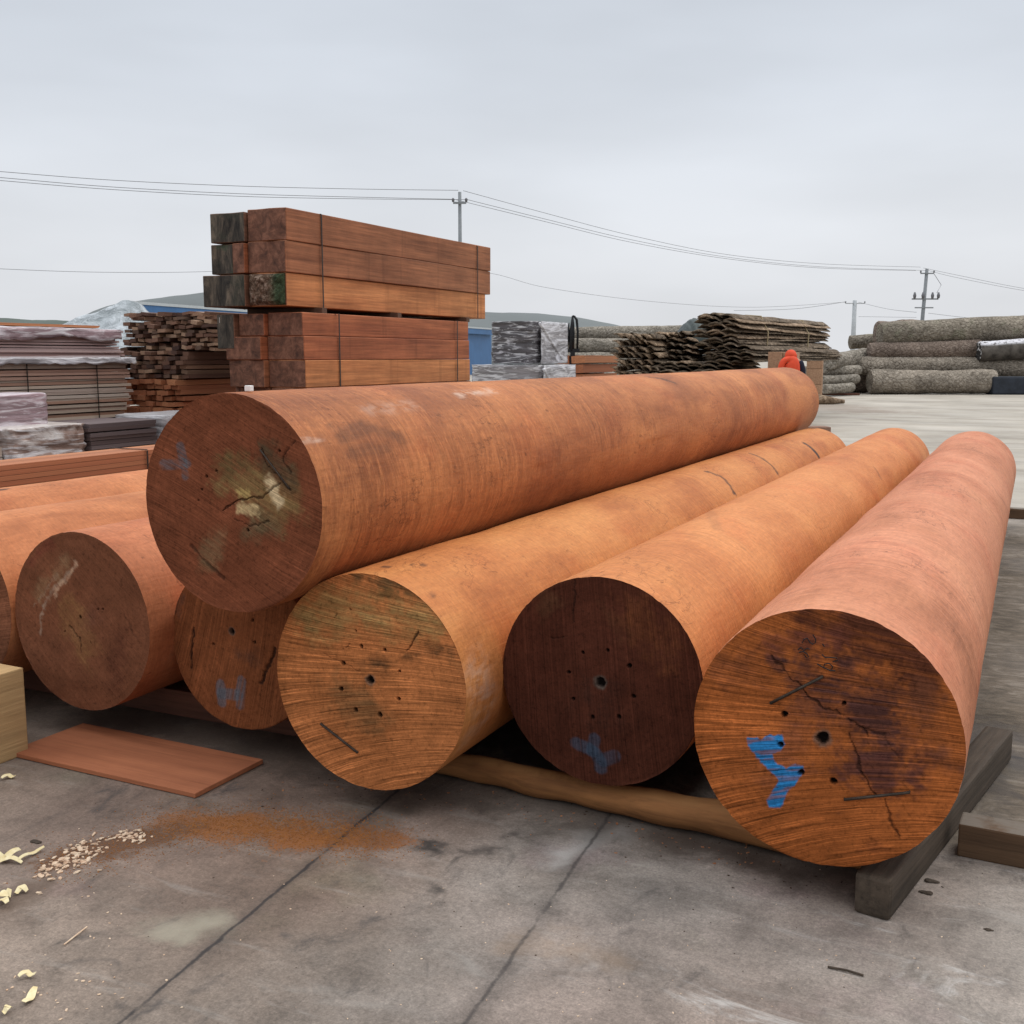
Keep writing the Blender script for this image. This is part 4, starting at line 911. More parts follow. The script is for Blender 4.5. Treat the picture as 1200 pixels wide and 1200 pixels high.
bundle('brown board pack under the white pink wrapped pack at the left edge', -8.5, -7.7, 5.2, 6.42, .02, .95, 3, 10, 'tan', .02)
wrapped('tan wrapped pack with whitish film and rounded far end, left of the dark boards', -8.3, -7.62, 6.45, 7.29, .42, 1.0, W_TAN, 2, pallet=False, bulge=.05)
bundle('low dark board pack carrying the tan wrapped pack', -8.3, -7.64, 6.45, 7.28, .02, .41, 3, 5, 'dark', .02)
wrapped('grey wrapped board pack right of the dark boards, cut by the uppermost log', -8.3, -7.62, 8.2, 9.2, .02, 1.02, W_GREY, 3, bulge=.025)
wrapped('low grey wrapped pack just behind the orange planks at the left edge', -7.4, -7.0, 4.9, 6.25, .02, .62, W_GREY, 4, bulge=.03)

# ------------------------------------------------------------------ wrapped packs right of the beam stack
D = 22.0
def P3(px, D): q = at(px, 417, D); return q[0], q[1]
a = P3(572, 22.0)
wrapped('dark bundle with torn white plastic film, upper pack right of the beam stack', a[0] - 0.0, a[0] + 1.0, a[1], a[1] + 1.5, zat(426, 22), zat(377, 22), W_DARK, 6, pallet=False, bulge=.06, twotone=(W_WHITE, .1, 1.0), band=True)
a = P3(555, 21.8)
wrapped('lower grey and white wrapped pack right of the beam stack, above the top log', a[0] - .1, a[0] + 1.45, a[1] - .1, a[1] + 1.6, .05, zat(427.5, 22), W_GREY, 7, bulge=.04, twotone=(W_WHITE, .05, 1.0), band=True)
a = P3(660, 29)
bundle('short pile of pinkish boards between the wrapped packs and the bark slabs', a[0] - .6, a[0] + .6, a[1], a[1] + 2.6, .9, zat(416, 30), 3, 3, 'orange', .05, (), irr=.6)
bundle('pale red board pack below the pinkish boards, top just over the uppermost log', a[0] - .4, a[0] + .9, a[1] - .4, a[1] + 2.2, .06, .88, 3, 5, 'pink', .04)

# ------------------------------------------------------------------ bark slabs
def bark_mat(name, stops, seed, sc_=1.0, moss=0.0):
    g = G(name); r = g.rnd(); o = g.vm('ADD', g.obj(), g.comb(g.ma('MULTIPLY', r, 31), seed, g.ma('MULTIPLY', r, 17)))
    n = g.noise(g.map(o, (3.2 * sc_, 2.2 * sc_, 3.2 * sc_)), 1.5, 7, .72, 1.4); v = g.voro(g.map(o, (5 * sc_, 3 * sc_, 5 * sc_)), 1.0, 'DISTANCE_TO_EDGE')
    big = g.noise(o, .9, 4, .6)
    c = g.ramp(n, stops); c = g.mix(.8, c, g.ramp(big, [(.3, gray(.6)), (.7, gray(1.35))]), 'MULTIPLY')
    c = g.mix(g.ma('MULTIPLY', g.rng(v, .09, .0), .14), c, tuple(x * .4 for x in stops[0][1]))
    if moss: c = g.mix(g.ma('MULTIPLY', g.rng(g.noise(g.map(o, loc=(5, 5, 5)), 2.2, 5), .52, .68), moss), c, (.15, .17, .10))
    g.bump(g.ma('ADD', n, g.rng(v, 0, .25)), .8, .04)
    return g.fin(c, .9, .15)
BK = {'slab': bark_mat('bark_slab', [(.3, (.055, .04, .028)), (.5, (.15, .112, .078)), (.68, (.29, .225, .165))], 1),
      'slabred': bark_mat('bark_slab_red', [(.3, (.10, .066, .043)), (.5, (.27, .19, .125)), (.68, (.46, .345, .245))], 2),
      'grey': bark_mat('bark_grey', [(.30, (.11, .09, .07)), (.5, (.235, .20, .16)), (.72, (.40, .35, .29))], 3, 1.2),
      'green': bark_mat('bark_greenish', [(.30, (.10, .084, .064)), (.5, (.21, .18, .142)), (.72, (.38, .335, .27))], 4, 1.2, .25),
      'brown': bark_mat('bark_brownish', [(.30, (.09, .066, .052)), (.5, (.20, .152, .122)), (.72, (.34, .275, .225))], 5, 1.2)}
def slab_mesh(L_, wd, th, curve, key, seed):
    r = random.Random(seed); ny, nx = 14, 7; V = []; F = []
    for side in (0, 1):
        for j in range(ny + 1):
            y = -L_ / 2 + L_ * j / ny
            for i in range(nx + 1):
                s = -1 + 2 * i / nx; a = s * curve
                R_ = wd / 2 / math.sin(curve) if curve > .01 else 1
                x = R_ * math.sin(a); z = R_ * (math.cos(a) - math.cos(curve)) + side * th * (1 - .7 * abs(s))
                V.append((x + .03 * math.sin(y * 1.3 + seed), y + r.uniform(-.03, .03) * (j in (0, ny)), z + .008 * math.sin(y * 2 + seed * 2) + r.uniform(-.008, .008) * side))
    n1 = (ny + 1) * (nx + 1); w_ = nx + 1
    for j in range(ny):
        for i in range(nx):
            q = j * w_ + i; F.append((q, q + w_, q + w_ + 1, q + 1)); F.append((n1 + q, n1 + q + 1, n1 + q + w_ + 1, n1 + q + w_))
        F.append((j * w_, n1 + j * w_, n1 + (j + 1) * w_, (j + 1) * w_)); q = j * w_ + nx; F.append((q, q + w_, n1 + q + w_, n1 + q))
    for i in range(nx):
        F.append((i, i + 1, n1 + i + 1, n1 + i)); q = ny * w_ + i; F.append((q, n1 + q, n1 + q + 1, q + 1))
    me = mesh_np('bark_slab', V, F); me.materials.append(BK[key]); return me
def slab_bundle(label, c, yaw, L_, W, H, cols, rows, keys, seed, tilt=.0, straps=(), variants=5):
    t = thing('slab_bundle', label, 'slab bundle', c, yaw, 'bundles of bark slabs'); r = random.Random(seed)
    wd = W / cols * 1.25; th = min(.05, H / rows * .6)
    ms = [slab_mesh(L_ * r.uniform(.94, 1.0), wd * r.uniform(.75, 1.05), th, r.uniform(.35, .6), keys[k % len(keys)], seed + k) for k in range(variants)]
    for k in range(rows):
        for i in range(cols):
            o = bpy.data.objects.new('bark_slab', r.choice(ms)); COL.objects.link(o); o.parent = t
            shrink = 1 - .35 * max(0, (k / max(1, rows - 1)) - .5)
            o.location = ((-W / 2 + W * (i + .5) / cols) * shrink + r.uniform(-.04, .04), r.uniform(-.05, .05), H * (k + .15) / rows)
            o.rotation_euler = (r.uniform(-.012, .012), tilt + r.uniform(-.09, .09), r.uniform(-.008, .008))
    for y in straps:
        b = MB(); pts = [(-W / 2 - .05, 0, 0), (-W / 2 * .8, 0, H * 1.0), (0, 0, H * 1.06), (W / 2 * .75, 0, H * 1.02), (W / 2 + .06, 0, H * .5), (W / 2 + .04, 0, 0)]
        b.tube(pts, .018, 6); o = b.build('strap', plain('rope_strap', (.34, .27, .16), .8, .1), t); o.location = (0, y, 0)
    return t
def bundle_at(label, px, D, z0, yaw_deg, L_, W, H, cols, rows, keys, seed, **kw):
    x, y = P3(px, D); yaw = R(yaw_deg); c = (x - math.sin(yaw) * L_ / 2, y + math.cos(yaw) * L_ / 2, z0)
    return slab_bundle(label, c, yaw, L_, W, H, cols, rows, keys, seed, **kw)
bundle_at('largest bark slab bundle, high on the heap, tied with two ropes, curled ends facing left', 836, 25, zat(407, 25), -4, 9.0, 1.0, zat(368, 25) - zat(407, 25), 3, 9, ['slab', 'slabred', 'slab', 'slab'], 11, tilt=.06, straps=(-2.2, 1.6))
bundle_at('dark long slabs directly under the largest bark slab bundle', 850, 25, zat(423, 25), -4, 9.0, 1.15, .3, 4, 5, ['slab'], 12, tilt=.1)
bundle_at('dark slab heap low behind the uppermost log, left of the stacked brown cants', 808, 25.5, .05, 4, 4.5, 2.3, 1.42, 6, 15, ['slab', 'slab', 'slabred'], 13, tilt=.1)
bundle_at('rounded bundle of bark slabs standing leftmost in the slab heap', 742, 26, .7, 0, 4.0, 1.15, zat(388, 26) - .7, 6, 10, ['slabred', 'slab', 'slabred'], 14, tilt=.5)
bundle_at('brownish bark slab bundle between the leftmost one and the largest one', 785, 26.5, .95, 0, 5.0, 1.0, zat(386, 26.5) - .95, 5, 9, ['slab', 'slabred'], 15, tilt=.3)
bundle_at('loose dark slabs lying under the leftmost slab bundle', 735, 25.6, .05, 2, 4.5, 1.7, .62, 5, 4, ['slab'], 16, tilt=.1)
# dark green tarp corner
g = G('dark_tarp'); o_ = g.obj(); n_ = g.noise(o_, 5, 4); g.bump(n_, .5, .04); M_TARP = g.fin(g.ramp(n_, [(.3, (.012, .02, .018)), (.7, (.035, .05, .045))]), .5, .3)
def tarp(px0, px1, py_top, py_bot, D, label, mat):
    A = at(px0, py_bot, D); B = at(px1, py_top, D); n = 14; V = []; F = []
    for i in range(n + 1):
        for k in range(n + 1):
            s, t = i / n, k / n; p = A * (1 - s) + B * s; z = A[2] + (B[2] - A[2]) * min(1, s * 1.25) * (1 - .0 * t)
            q = p + VF * (t * 1.6 + .0); V.append((q[0], q[1], z - .5 * t * t - .12 * (1 - s) * t + .04 * math.sin(i * 1.3 + k)))
    for i in range(n):
        for k in range(n): F.append((i * (n + 1) + k, i * (n + 1) + k + 1, (i + 1) * (n + 1) + k + 1, (i + 1) * (n + 1) + k))
    o = link('tarpaulin', mesh_np('tarpaulin', V, F), mat); md = o.modifiers.new('thick', 'SOLIDIFY'); md.thickness = .02; return tag(o, label, 'tarpaulin')
# body under the tarp: a sack heap shape
def mound(px0, px1, ytop, ybot, D, depth, mat, name, label, cat, seed=0, amp=.2, exp=.7, kind=None):
    A = at(px0, 417, D); B = at(px1, 417, D); W = np.linalg.norm(B - A); c = (A + B) / 2; zt, zb = zat(ytop, D), zat(ybot, D); n, m = 40, 20; V = []; F = []
    for i in range(n + 1):
        for k in range(m + 1):
            s = -1 + 2 * i / n; t = -1 + 2 * k / m; h = max(0, 1 - abs(s) ** (1 / exp * 1.4)) ** exp * max(0, 1 - abs(t) ** 2.2) ** .6
            q = VR * s * W / 2 + VF * (t + 1) * depth / 2
            nz__ = amp * (fbm(np.array([i * .35 + seed]), np.array([k * .35 + seed]), seed)[0] - .5) * (h > 0.01)
            V.append((q[0], q[1], (zt - zb) * h + nz__ * (zt - zb)))
    for i in range(n):
        for k in range(m): F.append((i * (m + 1) + k, (i + 1) * (m + 1) + k, (i + 1) * (m + 1) + k + 1, i * (m + 1) + k + 1))
    o = link(name, mesh_np(name, V, F), mat); o.location = (c[0], c[1], zb)
    return tag(o, label, cat, None, kind)
mound(800, 845, 371, 405, 26.8, 2.5, M_TARP, 'tarpaulin', 'dark green tarpaulin corner rising left of the largest bark slab bundle', 'tarpaulin', 2, .15)

# brown cants and the person
for i, (px0, D_, H3) in enumerate(((890, 24.6, zat(412, 24.6)), (906, 24.6, zat(412.5, 24.6)), (939, 40.0, zat(413.5, 40)))):
    q = at(px0, 417, D_); wd_ = (16 if i < 2 else 18) * D_ / 1290; hh = H3 / 3
    for k in range(3):
        o = MB().box((0, 0, 0), (wd_ - .01, 2.4, hh - .012), None, 0, .01).build('brown_cant', M_CANT); o.location = (q[0] + wd_ / 2, q[1] + 1.2 + .04 * i, hh * (k + .5)); o.rotation_euler = (0, 0, R(YAW * .35))
        pos = ('left of the person', 'just left of the person', 'right of the person')[i]; lev = ('bottom', 'middle', 'topmost')[k]
        tag(o, f'light brown squared cant {pos} in orange, {lev} of its column', 'cant', 'brown cants behind the person')
def skin_body(name, J, E, mat, parent, sub=2):
    me = bpy.data.meshes.new(name); me.from_pydata([j[0] for j in J], E, []); o = link(name, me, mat, parent)
    sk_ = o.modifiers.new('skin', 'SKIN'); sk_.use_smooth_shade = True
    for v, j in zip(me.skin_vertices[0].data, J): v.radius = j[1] if isinstance(j[1], tuple) else (j[1], j[1])
    me.skin_vertices[0].data[0].use_root = True
    s = o.modifiers.new('sub', 'SUBSURF'); s.levels = sub; s.render_levels = sub
    return o
M_HV = plain('orange_jacket', (.62, .062, .02), .7, .12, 8, .2); M_NAVY = plain('navy_cloth', (.014, .014, .03), .8, .2); M_SKIN = plain('skin', (.45, .24, .16), .6, .1); M_SHOE = plain('black_boot', (.02, .02, .02), .6); M_REFL = plain('reflective_tape', (.6, .6, .58), .5, .05)
px_, py_ = P3(929, 23.5)
pt = thing('person', 'person in an orange hooded work jacket seen from behind beyond the uppermost log', 'person', (px_, py_, 0.11), R(YAW + 12))
H_ = 1.72
J = [((0, 0, .93), (.15, .11)), ((0, .01, 1.12), (.12, .085)), ((0, .03, 1.32), (.13, .085)), ((0, .05, 1.42), (.08, .06)), ((0, .09, 1.47), .055), ((0, .14, 1.53), (.07, .075)), ((0, .20, 1.56), (.06, .06)),
     ((-.10, 0, .88), .09), ((-.11, .02, .50), .062), ((-.11, -.01, .09), .045), ((-.12, .12, .04), .042), ((.10, 0, .88), .09), ((.11, .03, .50), .062), ((.12, -.02, .09), .045), ((.13, .11, .04), .042),
     ((-.19, .04, 1.385), .045), ((-.262, .04, 1.13), .036), ((-.23, .18, .92), .03), ((-.22, .24, .86), .035), ((.18, .04, 1.38), .045), ((.265, .03, 1.13), .038), ((.25, .16, .92), .03), ((.24, .22, .86), .035)]
E_ = [(0, 1), (1, 2), (2, 3), (3, 4), (4, 5), (5, 6), (0, 7), (7, 8), (8, 9), (9, 10), (0, 11), (11, 12), (12, 13), (13, 14), (3, 15), (15, 16), (16, 17), (17, 18), (3, 19), (19, 20), (20, 21), (21, 22)]
skin_body('body', J, E_, M_SKIN, pt)
Jj = [((0, 0, .84), (.20, .15)), ((0, .01, 1.12), (.185, .14)), ((0, .03, 1.32), (.20, .145)), ((0, .05, 1.44), (.15, .115)), ((-.20, .04, 1.40), .082), ((-.265, .04, 1.13), .065), ((-.24, .16, .95), .05)]
skin_body('jacket', Jj, [(0, 1), (1, 2), (2, 3), (3, 4), (4, 5), (5, 6)], M_HV, pt)
o = MB().box((0, 0, 0), (1.6, .5, .11), None, 0, .01).build('standing_board', BP['tan']); o.location = (px_, py_, .055); o.rotation_euler = (0, 0, R(YAW)); tag(o, 'low timber the person in orange stands on, hidden by the uppermost log', 'timber')
skin_body('hood', [((0, .04, 1.40), (.16, .12)), ((0, .10, 1.52), (.135, .125)), ((0, .17, 1.58), (.105, .11))], [(0, 1), (1, 2)], M_HV, pt)
skin_body('dark_sleeve', [((.17, .04, 1.41), .085), ((.27, .03, 1.14), .066), ((.26, .15, .95), .05)], [(0, 1), (1, 2)], M_NAVY, pt)
skin_body('trousers', [((0, 0, .93), (.165, .125)), ((-.10, 0, .85), .105), ((-.11, .02, .50), .078), ((-.11, -.01, .12), .07), ((.10, 0, .85), .105), ((.11, .03, .50), .078), ((.12, -.02, .12), .07)], [(0, 1), (1, 2), (2, 3), (0, 4), (4, 5), (5, 6)], M_NAVY, pt)
for s in (-1, 1): skin_body('boot', [((s * .115, -.03, .055), .05), ((s * .12, .05, .048), .048), ((s * .125, .14, .04), .04)], [(0, 1), (1, 2)], M_SHOE, pt)

# ------------------------------------------------------------------ bark covered logs across the yard
M_CUT = plain('old_cut_end', (.22, .16, .115), .85, .5, 7, .4)
gsp = G('dark_end_white_flecks'); o_ = gsp.obj(); v_ = gsp.voro(o_, 6.5); c_ = gsp.mix(gsp.rng(gsp.noise(o_, 7, 3), .56, .62), (.035, .032, .03), (.62, .61, .6)); M_FLECK = gsp.fin(c_, .85, .2)
g = G('bark_snowy_top'); o_ = g.obj(); n_ = g.noise(o_, 3, 6, .7); c_ = g.ramp(n_, [(.3, (.035, .03, .026)), (.6, (.12, .105, .09))]); up = g.sep(g.nrm())[2]
c_ = g.mix(g.ma('MULTIPLY', g.rng(up, .45, .75), g.rng(g.noise(o_, 6, 5, .7), .36, .5)), c_, (.62, .61, .64)); g.bump(n_, .7, .05); M_SNOW = g.fin(c_, .9, .2)
def bark_log(a, b, r0, r1, mat, label, endmat=None, seed=0, amp=.07, group='bark covered logs across the yard', cat='log', name='bark_log', lean=0.0):
    a, b = np.array(a), np.array(b); c = (a + b) / 2; d = b - a; L_ = np.linalg.norm(d); d = d / L_; u = np.cross(d, [0, 0, 1]); u /= np.linalg.norm(u); w_ = np.cross(u, d)
    nr, ns = 60, 40; V = []; F = []
    ph = rng.random() * 9
    tt = np.linspace(0, 1, nr); aa = np.linspace(0, 2 * np.pi, ns, endpoint=False); T, A = np.meshgrid(tt, aa, indexing='ij')
    rad = (r0 + (r1 - r0) * T) * (1 + amp * (fbm(T * L_ * 1.5 + seed * 3, 5 + 2 * np.cos(A) + seed, seed, 4) + fbm(T * L_ * 1.5 + 30, 5 + 2 * np.sin(A) + seed, seed + 3, 4) - 1) * 1.6 + amp * .35 * np.sin(T * 4 + ph))
    edge = 1 - .10 * (T < 1e-6) - .10 * (T > 1 - 1e-6); rad = rad * edge
    Pp = (a - c)[None, None, :] + d[None, None, :] * (T * L_)[..., None] + rad[..., None] * (np.cos(A)[..., None] * u + np.sin(A)[..., None] * w_) + (.04 * r0 * np.sin(T * 5 + ph))[..., None] * w_
    V = Pp.reshape(-1, 3)
    for i in range(nr - 1):
        for k in range(ns): F.append((i * ns + k, i * ns + (k + 1) % ns, (i + 1) * ns + (k + 1) % ns, (i + 1) * ns + k))
    o = link(name, mesh_np(name, V, F), mat); o.location = c; tag(o, label, cat, group)
    for i0, sg in ((0, -1), ((nr - 1) * ns, 1)):
        Vv = [tuple(V[i0 + k]) for k in range(ns)]; cc_ = np.mean(V[i0:i0 + ns], 0) + d * sg * .01; Vv.append(tuple(cc_))
        link('cut_end', mesh_np('cut_end', Vv, [(k, (k + 1) % ns, ns) if sg < 0 else ((k + 1) % ns, k, ns) for k in range(ns)], False), (endmat if (endmat and i0 == 0) else M_CUT), o)
    return o
def blog(px0, px1, yc0, yc1, rpx, D, mat, label, D1=None, **kw):
    kw.setdefault('endmat', mat)
    D1 = D1 or D; a = at(px0, yc0, D); b = at(px1, yc1, D1); r = rpx * D / 1290 * 1.02
    return bark_log(a, b, r, r * D1 / D * kw.pop('tap', 1.0), mat, label, **kw)
blog(1019, 1165, 447.3, 447.0, 13.6, 46.6, BK['grey'], 'lowest front bark log lying on the ground in the right hand pile', seed=1)
blog(999, 1200, 428, 431, 10.5, 47.6, BK['grey'], 'long bark log on the lowest front one, second layer of the right hand pile', seed=2)
blog(1018, 1148, 412, 409, 9.6, 47.8, BK['brown'], 'slender bark log in the third layer, ending at the dark end with white flecks', seed=3, tap=1.1)
blog(1146, 1290, 411.5, 404, 11.5, 47.3, M_SNOW, 'dark log with a whitish top and white flecks on its dark end face', endmat=M_FLECK, seed=4, amp=.03)
blog(1031, 1290, 392, 381, 14.0, 48.2, BK['green'], 'big greenish bark log lying on top of the right hand pile', seed=5)
blog(1027, 1085, 391, 391, 15.0, 49.6, BK['brown'], 'short swollen reddish brown log at the left end of the top layer', seed=6, amp=.12)
blog(996, 1034, 401, 399, 8.0, 50.5, BK['green'], 'greenish log peeping out behind the top left of the right hand pile', seed=7)
blog(1153, 1310, 440, 437, 15, 48.4, BK['brown'], 'dark brown log in the lower right of the pile behind the flecked end', seed=8)
blog(1190, 1330, 424, 420, 10, 49.6, BK['brown'], 'dark log at the right picture edge under the whitish topped log', seed=9)
blog(998, 1022, 446, 446, 13, 48.6, BK['brown'], 'dark stubby log squeezed in left of the lowest front log', seed=10)
blog(1020, 1300, 436, 436, 14, 51.5, BK['grey'], 'rear bark log hidden behind the lower layers of the right hand pile', seed=11)
blog(1040, 1300, 410, 406, 13, 51.5, BK['grey'], 'rear bark log hidden behind the middle layers of the right hand pile', seed=12)
# smaller grey logs left of the pile
M_GL = bark_mat('bark_pale_grey', [(.3, (.10, .088, .07)), (.5, (.22, .195, .16)), (.68, (.40, .36, .31))], 8, 1.0)
blog(972, 1012, 424, 418, 9.5, 44.5, M_GL, 'pale smooth log on top of the small pile left of the bark logs', D1=49, seed=21, amp=.04, group='small grey logs')
blog(948, 1006, 435, 434, 6.0, 44.3, M_GL, 'thin grey log in the second layer of the small pile', D1=46, seed=22, amp=.05, group='small grey logs')
blog(962, 1004, 446, 444, 5.5, 44.0, M_GL, 'thin grey log in the third layer of the small pile', D1=45.5, seed=23, amp=.05, group='small grey logs')
blog(966, 998, 456, 454, 5.5, 43.6, M_GL, 'lowest thin grey log of the small pile, on the ground', D1=45, seed=24, amp=.05, group='small grey logs')
blog(940, 966, 444, 443, 14, 45.5, BK['brown'], 'thick brown log behind the small grey logs next to the person', D1=47, seed=25, amp=.05, group='small grey logs')
blog(985, 1010, 440, 440, 16, 47.5, BK['brown'], 'dark thick log behind the right end of the small grey pile', D1=50, seed=26, amp=.05, group='small grey logs')
# tan logs far behind the slab heap
for i, (p0, p1, y0_, r_, D_, lb_) in enumerate([(655, 775, 392, 8.5, 56, 'topmost tan log of the far pile behind the wrapped packs'), (645, 790, 406, 9, 55, 'middle tan log of the far pile behind the wrapped packs'), (650, 780, 424, 10, 54.5, 'lower tan log of the far pile behind the wrapped packs'), (650, 785, 443, 10, 54, 'bottom tan log of the far pile, hidden by the slab heap'), (760, 830, 390, 7.5, 57, 'tan log end showing above the leftmost slab bundle')]):
    blog(p0, p1, y0_, y0_ - 1, r_, D_, M_GL, lb_, seed=31 + i, amp=.06, group='tan logs in the far pile')
# planks and dark offcut on the ground beyond the top log
o = MB().box((0, 0, 0), (2.2, .3, .08)).build('loose_plank', M_REDB); q = on_ground(975, 463); o.location = (q[0], q[1], .04); o.rotation_euler = (0, 0, R(YAW)); tag(o, 'loose brown plank on the yard below the small grey logs', 'plank')
q = on_ground(968, 474); 
bark_log((q[0] - .5, q[1], .17), (q[0] + .55, q[1] + .3, .10), .2, .07, BK['slabred'], 'dark pointed offcut lying just beyond the far end of the uppermost log', seed=41, group='offcuts on the yard', cat='offcut', name='wood_offcut')
# dark blue sheet and box at right
q = at(1190, 450, 46.4); o = MB().box((0, 0, 0), (2.2, .8, .75), None, 0, .08).build('tarpaulin', plain('navy_tarp', (.02, .025, .035), .5, .3, 4, .3)); o.location = (q[0], q[1], .375); o.rotation_euler = (0, 0, R(YAW)); tag(o, 'dark blue black tarpaulin bundle at the foot of the pile, right picture edge', 'tarpaulin')

# lifting tool: dark upright with two tines
M_TOOL = plain('dark_grab_steel', (.022, .022, .024), .5, .3, 12, .2, .5)
q = at(671, 417, 29.0); gt = thing('steel_grab', 'dark upright steel grab with curved tines left of the far tan logs', 'grab', (q[0], q[1], .0), R(YAW))
zt = zat(370, 29); zb = zat(409, 29)
MB().box((0, 0, zb / 2), (.12, .12, zb)).build('post', M_TOOL, gt)
MB().tube([(.12, 0, zb - .05), (.13, 0, zb + .45), (.10, 0, zb + .75), (.04, 0, zt - .02), (-.01, 0, zt)], [.028, .03, .034, .03, .02], 8).build('tine', M_TOOL, gt, True)
MB().tube([(-.03, 0, zb - .05), (-.02, 0, zb + .4), (-.01, 0, zb + .65), (-.01, 0, zt)], [.07, .075, .05, .02], 8).build('tine', M_TOOL, gt, True)
MB().tube([(-.16, 0, zb - .05), (-.13, 0, zb + .35), (-.10, 0, zt - .18)], [.035, .05, .012], 8).build('tine', M_TOOL, gt, True)
MB().box((0, 0, zb - .04), (.36, .1, .1)).build('crossbar', M_TOOL, gt)
# grey container behind
M_CONT = plain('grey_container', (.30, .31, .31), .5, .08, 3, .05)
q = at(648, 417, 60); cb_ = MB(); cb_.box((0, 0, zat(385, 60) / 2), (3.0, 2.4, zat(385, 60)))
ct = thing('steel_container', 'plain grey steel container behind the wrapped packs', 'container', (q[0], q[1], 0), R(YAW))
cb_.build('box', M_CONT, ct); b = MB()
for i in range(14): b.box((-1.4 + i * .215, -1.215, zat(385, 60) / 2), (.08, .03, zat(385, 60) - .2))
b.build('ribs', M_CONT, ct)

# ------------------------------------------------------------------ long shed, mounds, hills
M_ROOF = plain('grey_sheet_roof', (.185, .205, .205), .6, .10, .25, .05); M_BLUE = plain('blue_sheet_wall', (.045, .125, .27), .55, .12, .8, .1); M_TRIM = plain('grey_trim', (.42, .45, .46), .5, .05)
A = at(150, 417, 50.0); B = at(576, 417, 100.0); dA = (B - A); Ls = np.linalg.norm(dA); dA = dA / Ls; back = np.array([-dA[1], dA[0], 0]);
if back @ VF < 0: back = -back
sh = thing('long_shed', 'long blue walled shed with a low grey roof behind the lumber', 'shed', (A[0], A[1], 0), 0)
bk_ = ray(172, 417); bk_ = np.array([bk_[0], bk_[1], 0]); bk_ /= np.linalg.norm(bk_)
def prism4(p, q, d0, d1, z0, z1, z2):          # slanted footprint: front edge p-q, running back along bk_
    c4 = [p + bk_ * d0, q + bk_ * d0, q + bk_ * d1, p + bk_ * d1]; zs = (z1, z1, z2, z2)
    V = [(c[0] - A[0], c[1] - A[1], z0) for c in c4] + [(c[0] - A[0], c[1] - A[1], z) for c, z in zip(c4, zs)]
    return MB().add(V, [(3, 2, 1, 0), (4, 5, 6, 7), (0, 1, 5, 4), (1, 2, 6, 5), (2, 3, 7, 6), (3, 0, 4, 7)])
prism4(A, B, .0, 9, 0, 3.82, 3.9).build('wall', M_BLUE, sh)
prism4(A, B, -.35, 9.3, 3.86, 4.0, 4.06).build('roof', M_ROOF, sh)
prism4(A, B, -.5, -.36, 3.9, 4.03, 4.03).build('gutter', M_TRIM, sh)
prism4(A, B, -.44, -.36, 3.45, 3.895, 3.895).build('fascia', M_BLUE, sh)
# netted heap on the left
g = G('grey_net'); o_ = g.obj(); n_ = g.noise(g.map(o_, (1, 1, .8), rot=(.5, .3, .6)), 1.0, 5, .65, 1.5); g.bump(n_, .9, .4)
M_NET = g.fin(g.ramp(n_, [(.35, (.20, .225, .235)), (.55, (.36, .39, .41)), (.7, (.52, .55, .58))]), .8, .2)
def hill(pts, D, depth, mat, name, label, cat=None, kind=None, amp=.25, seed=0, base=0.0):
    px = np.array([p[0] for p in pts], float); py = np.array([p[1] for p in pts], float); n, m = 90, 22; V = []; F = []
    c = at(float(px.mean()), 417, D); c[2] = 0
    xs = np.linspace(px[0], px[-1], n)
    for i, x in enumerate(xs):
        y = np.interp(x, px, py); h = zat(y, D); p = at(x, 417, D)
        for k in range(m):
            t = k / (m - 1); prof = math.sin(math.pi * t) ** .6 if 0 < t < 1 else 0
            q = p + VF * (t - .5) * depth; zz_ = h * prof + amp * (fbm(np.array([x * .07 + seed]), np.array([t * 8 + seed]), seed, 4)[0] - .5) * (prof > 0)
            V.append((q[0] - c[0], q[1] - c[1], zz_))
    for i in range(n - 1):
        for k in range(m - 1): F.append((i * m + k, (i + 1) * m + k, (i + 1) * m + k + 1, i * m + k + 1))
    o = link(name, mesh_np(name, V, F), mat); o.location = (c[0], c[1], 0)
    return tag(o, label, cat, None, kind)
hill([(60, 400), (72, 384), (90, 376), (108, 369), (125, 364), (140, 358), (152, 353), (165, 356), (180, 372), (190, 392)], 46, 8, M_NET, 'covered_heap', 'pale grey net covered heap left of the blue shed', 'heap', None, .25, 3)
M_HILL = plain('grey_green_hill', (.125, .138, .138), .9, .12, .05, .0)
M_HILLD = plain('dark_green_hill', (.075, .092, .078), .9, .15, .05, .0)
hill([(120, 372), (135, 362), (150, 356), (200, 349), (250, 343), (320, 336), (400, 334), (480, 343), (540, 360), (560, 366), (600, 366.5), (640, 368), (680, 373), (715, 380), (740, 386), (780, 396), (840, 412)], 170, 50, M_HILL, 'hill', 'smooth grey green hill', None, 'structure', .2, 5)
hill([(-140, 376), (-60, 370), (0, 373), (12, 373), (40, 375), (80, 376), (110, 380), (160, 390)], 220, 60, M_HILLD, 'hill', 'low dark green hill', None, 'structure', .4, 6)

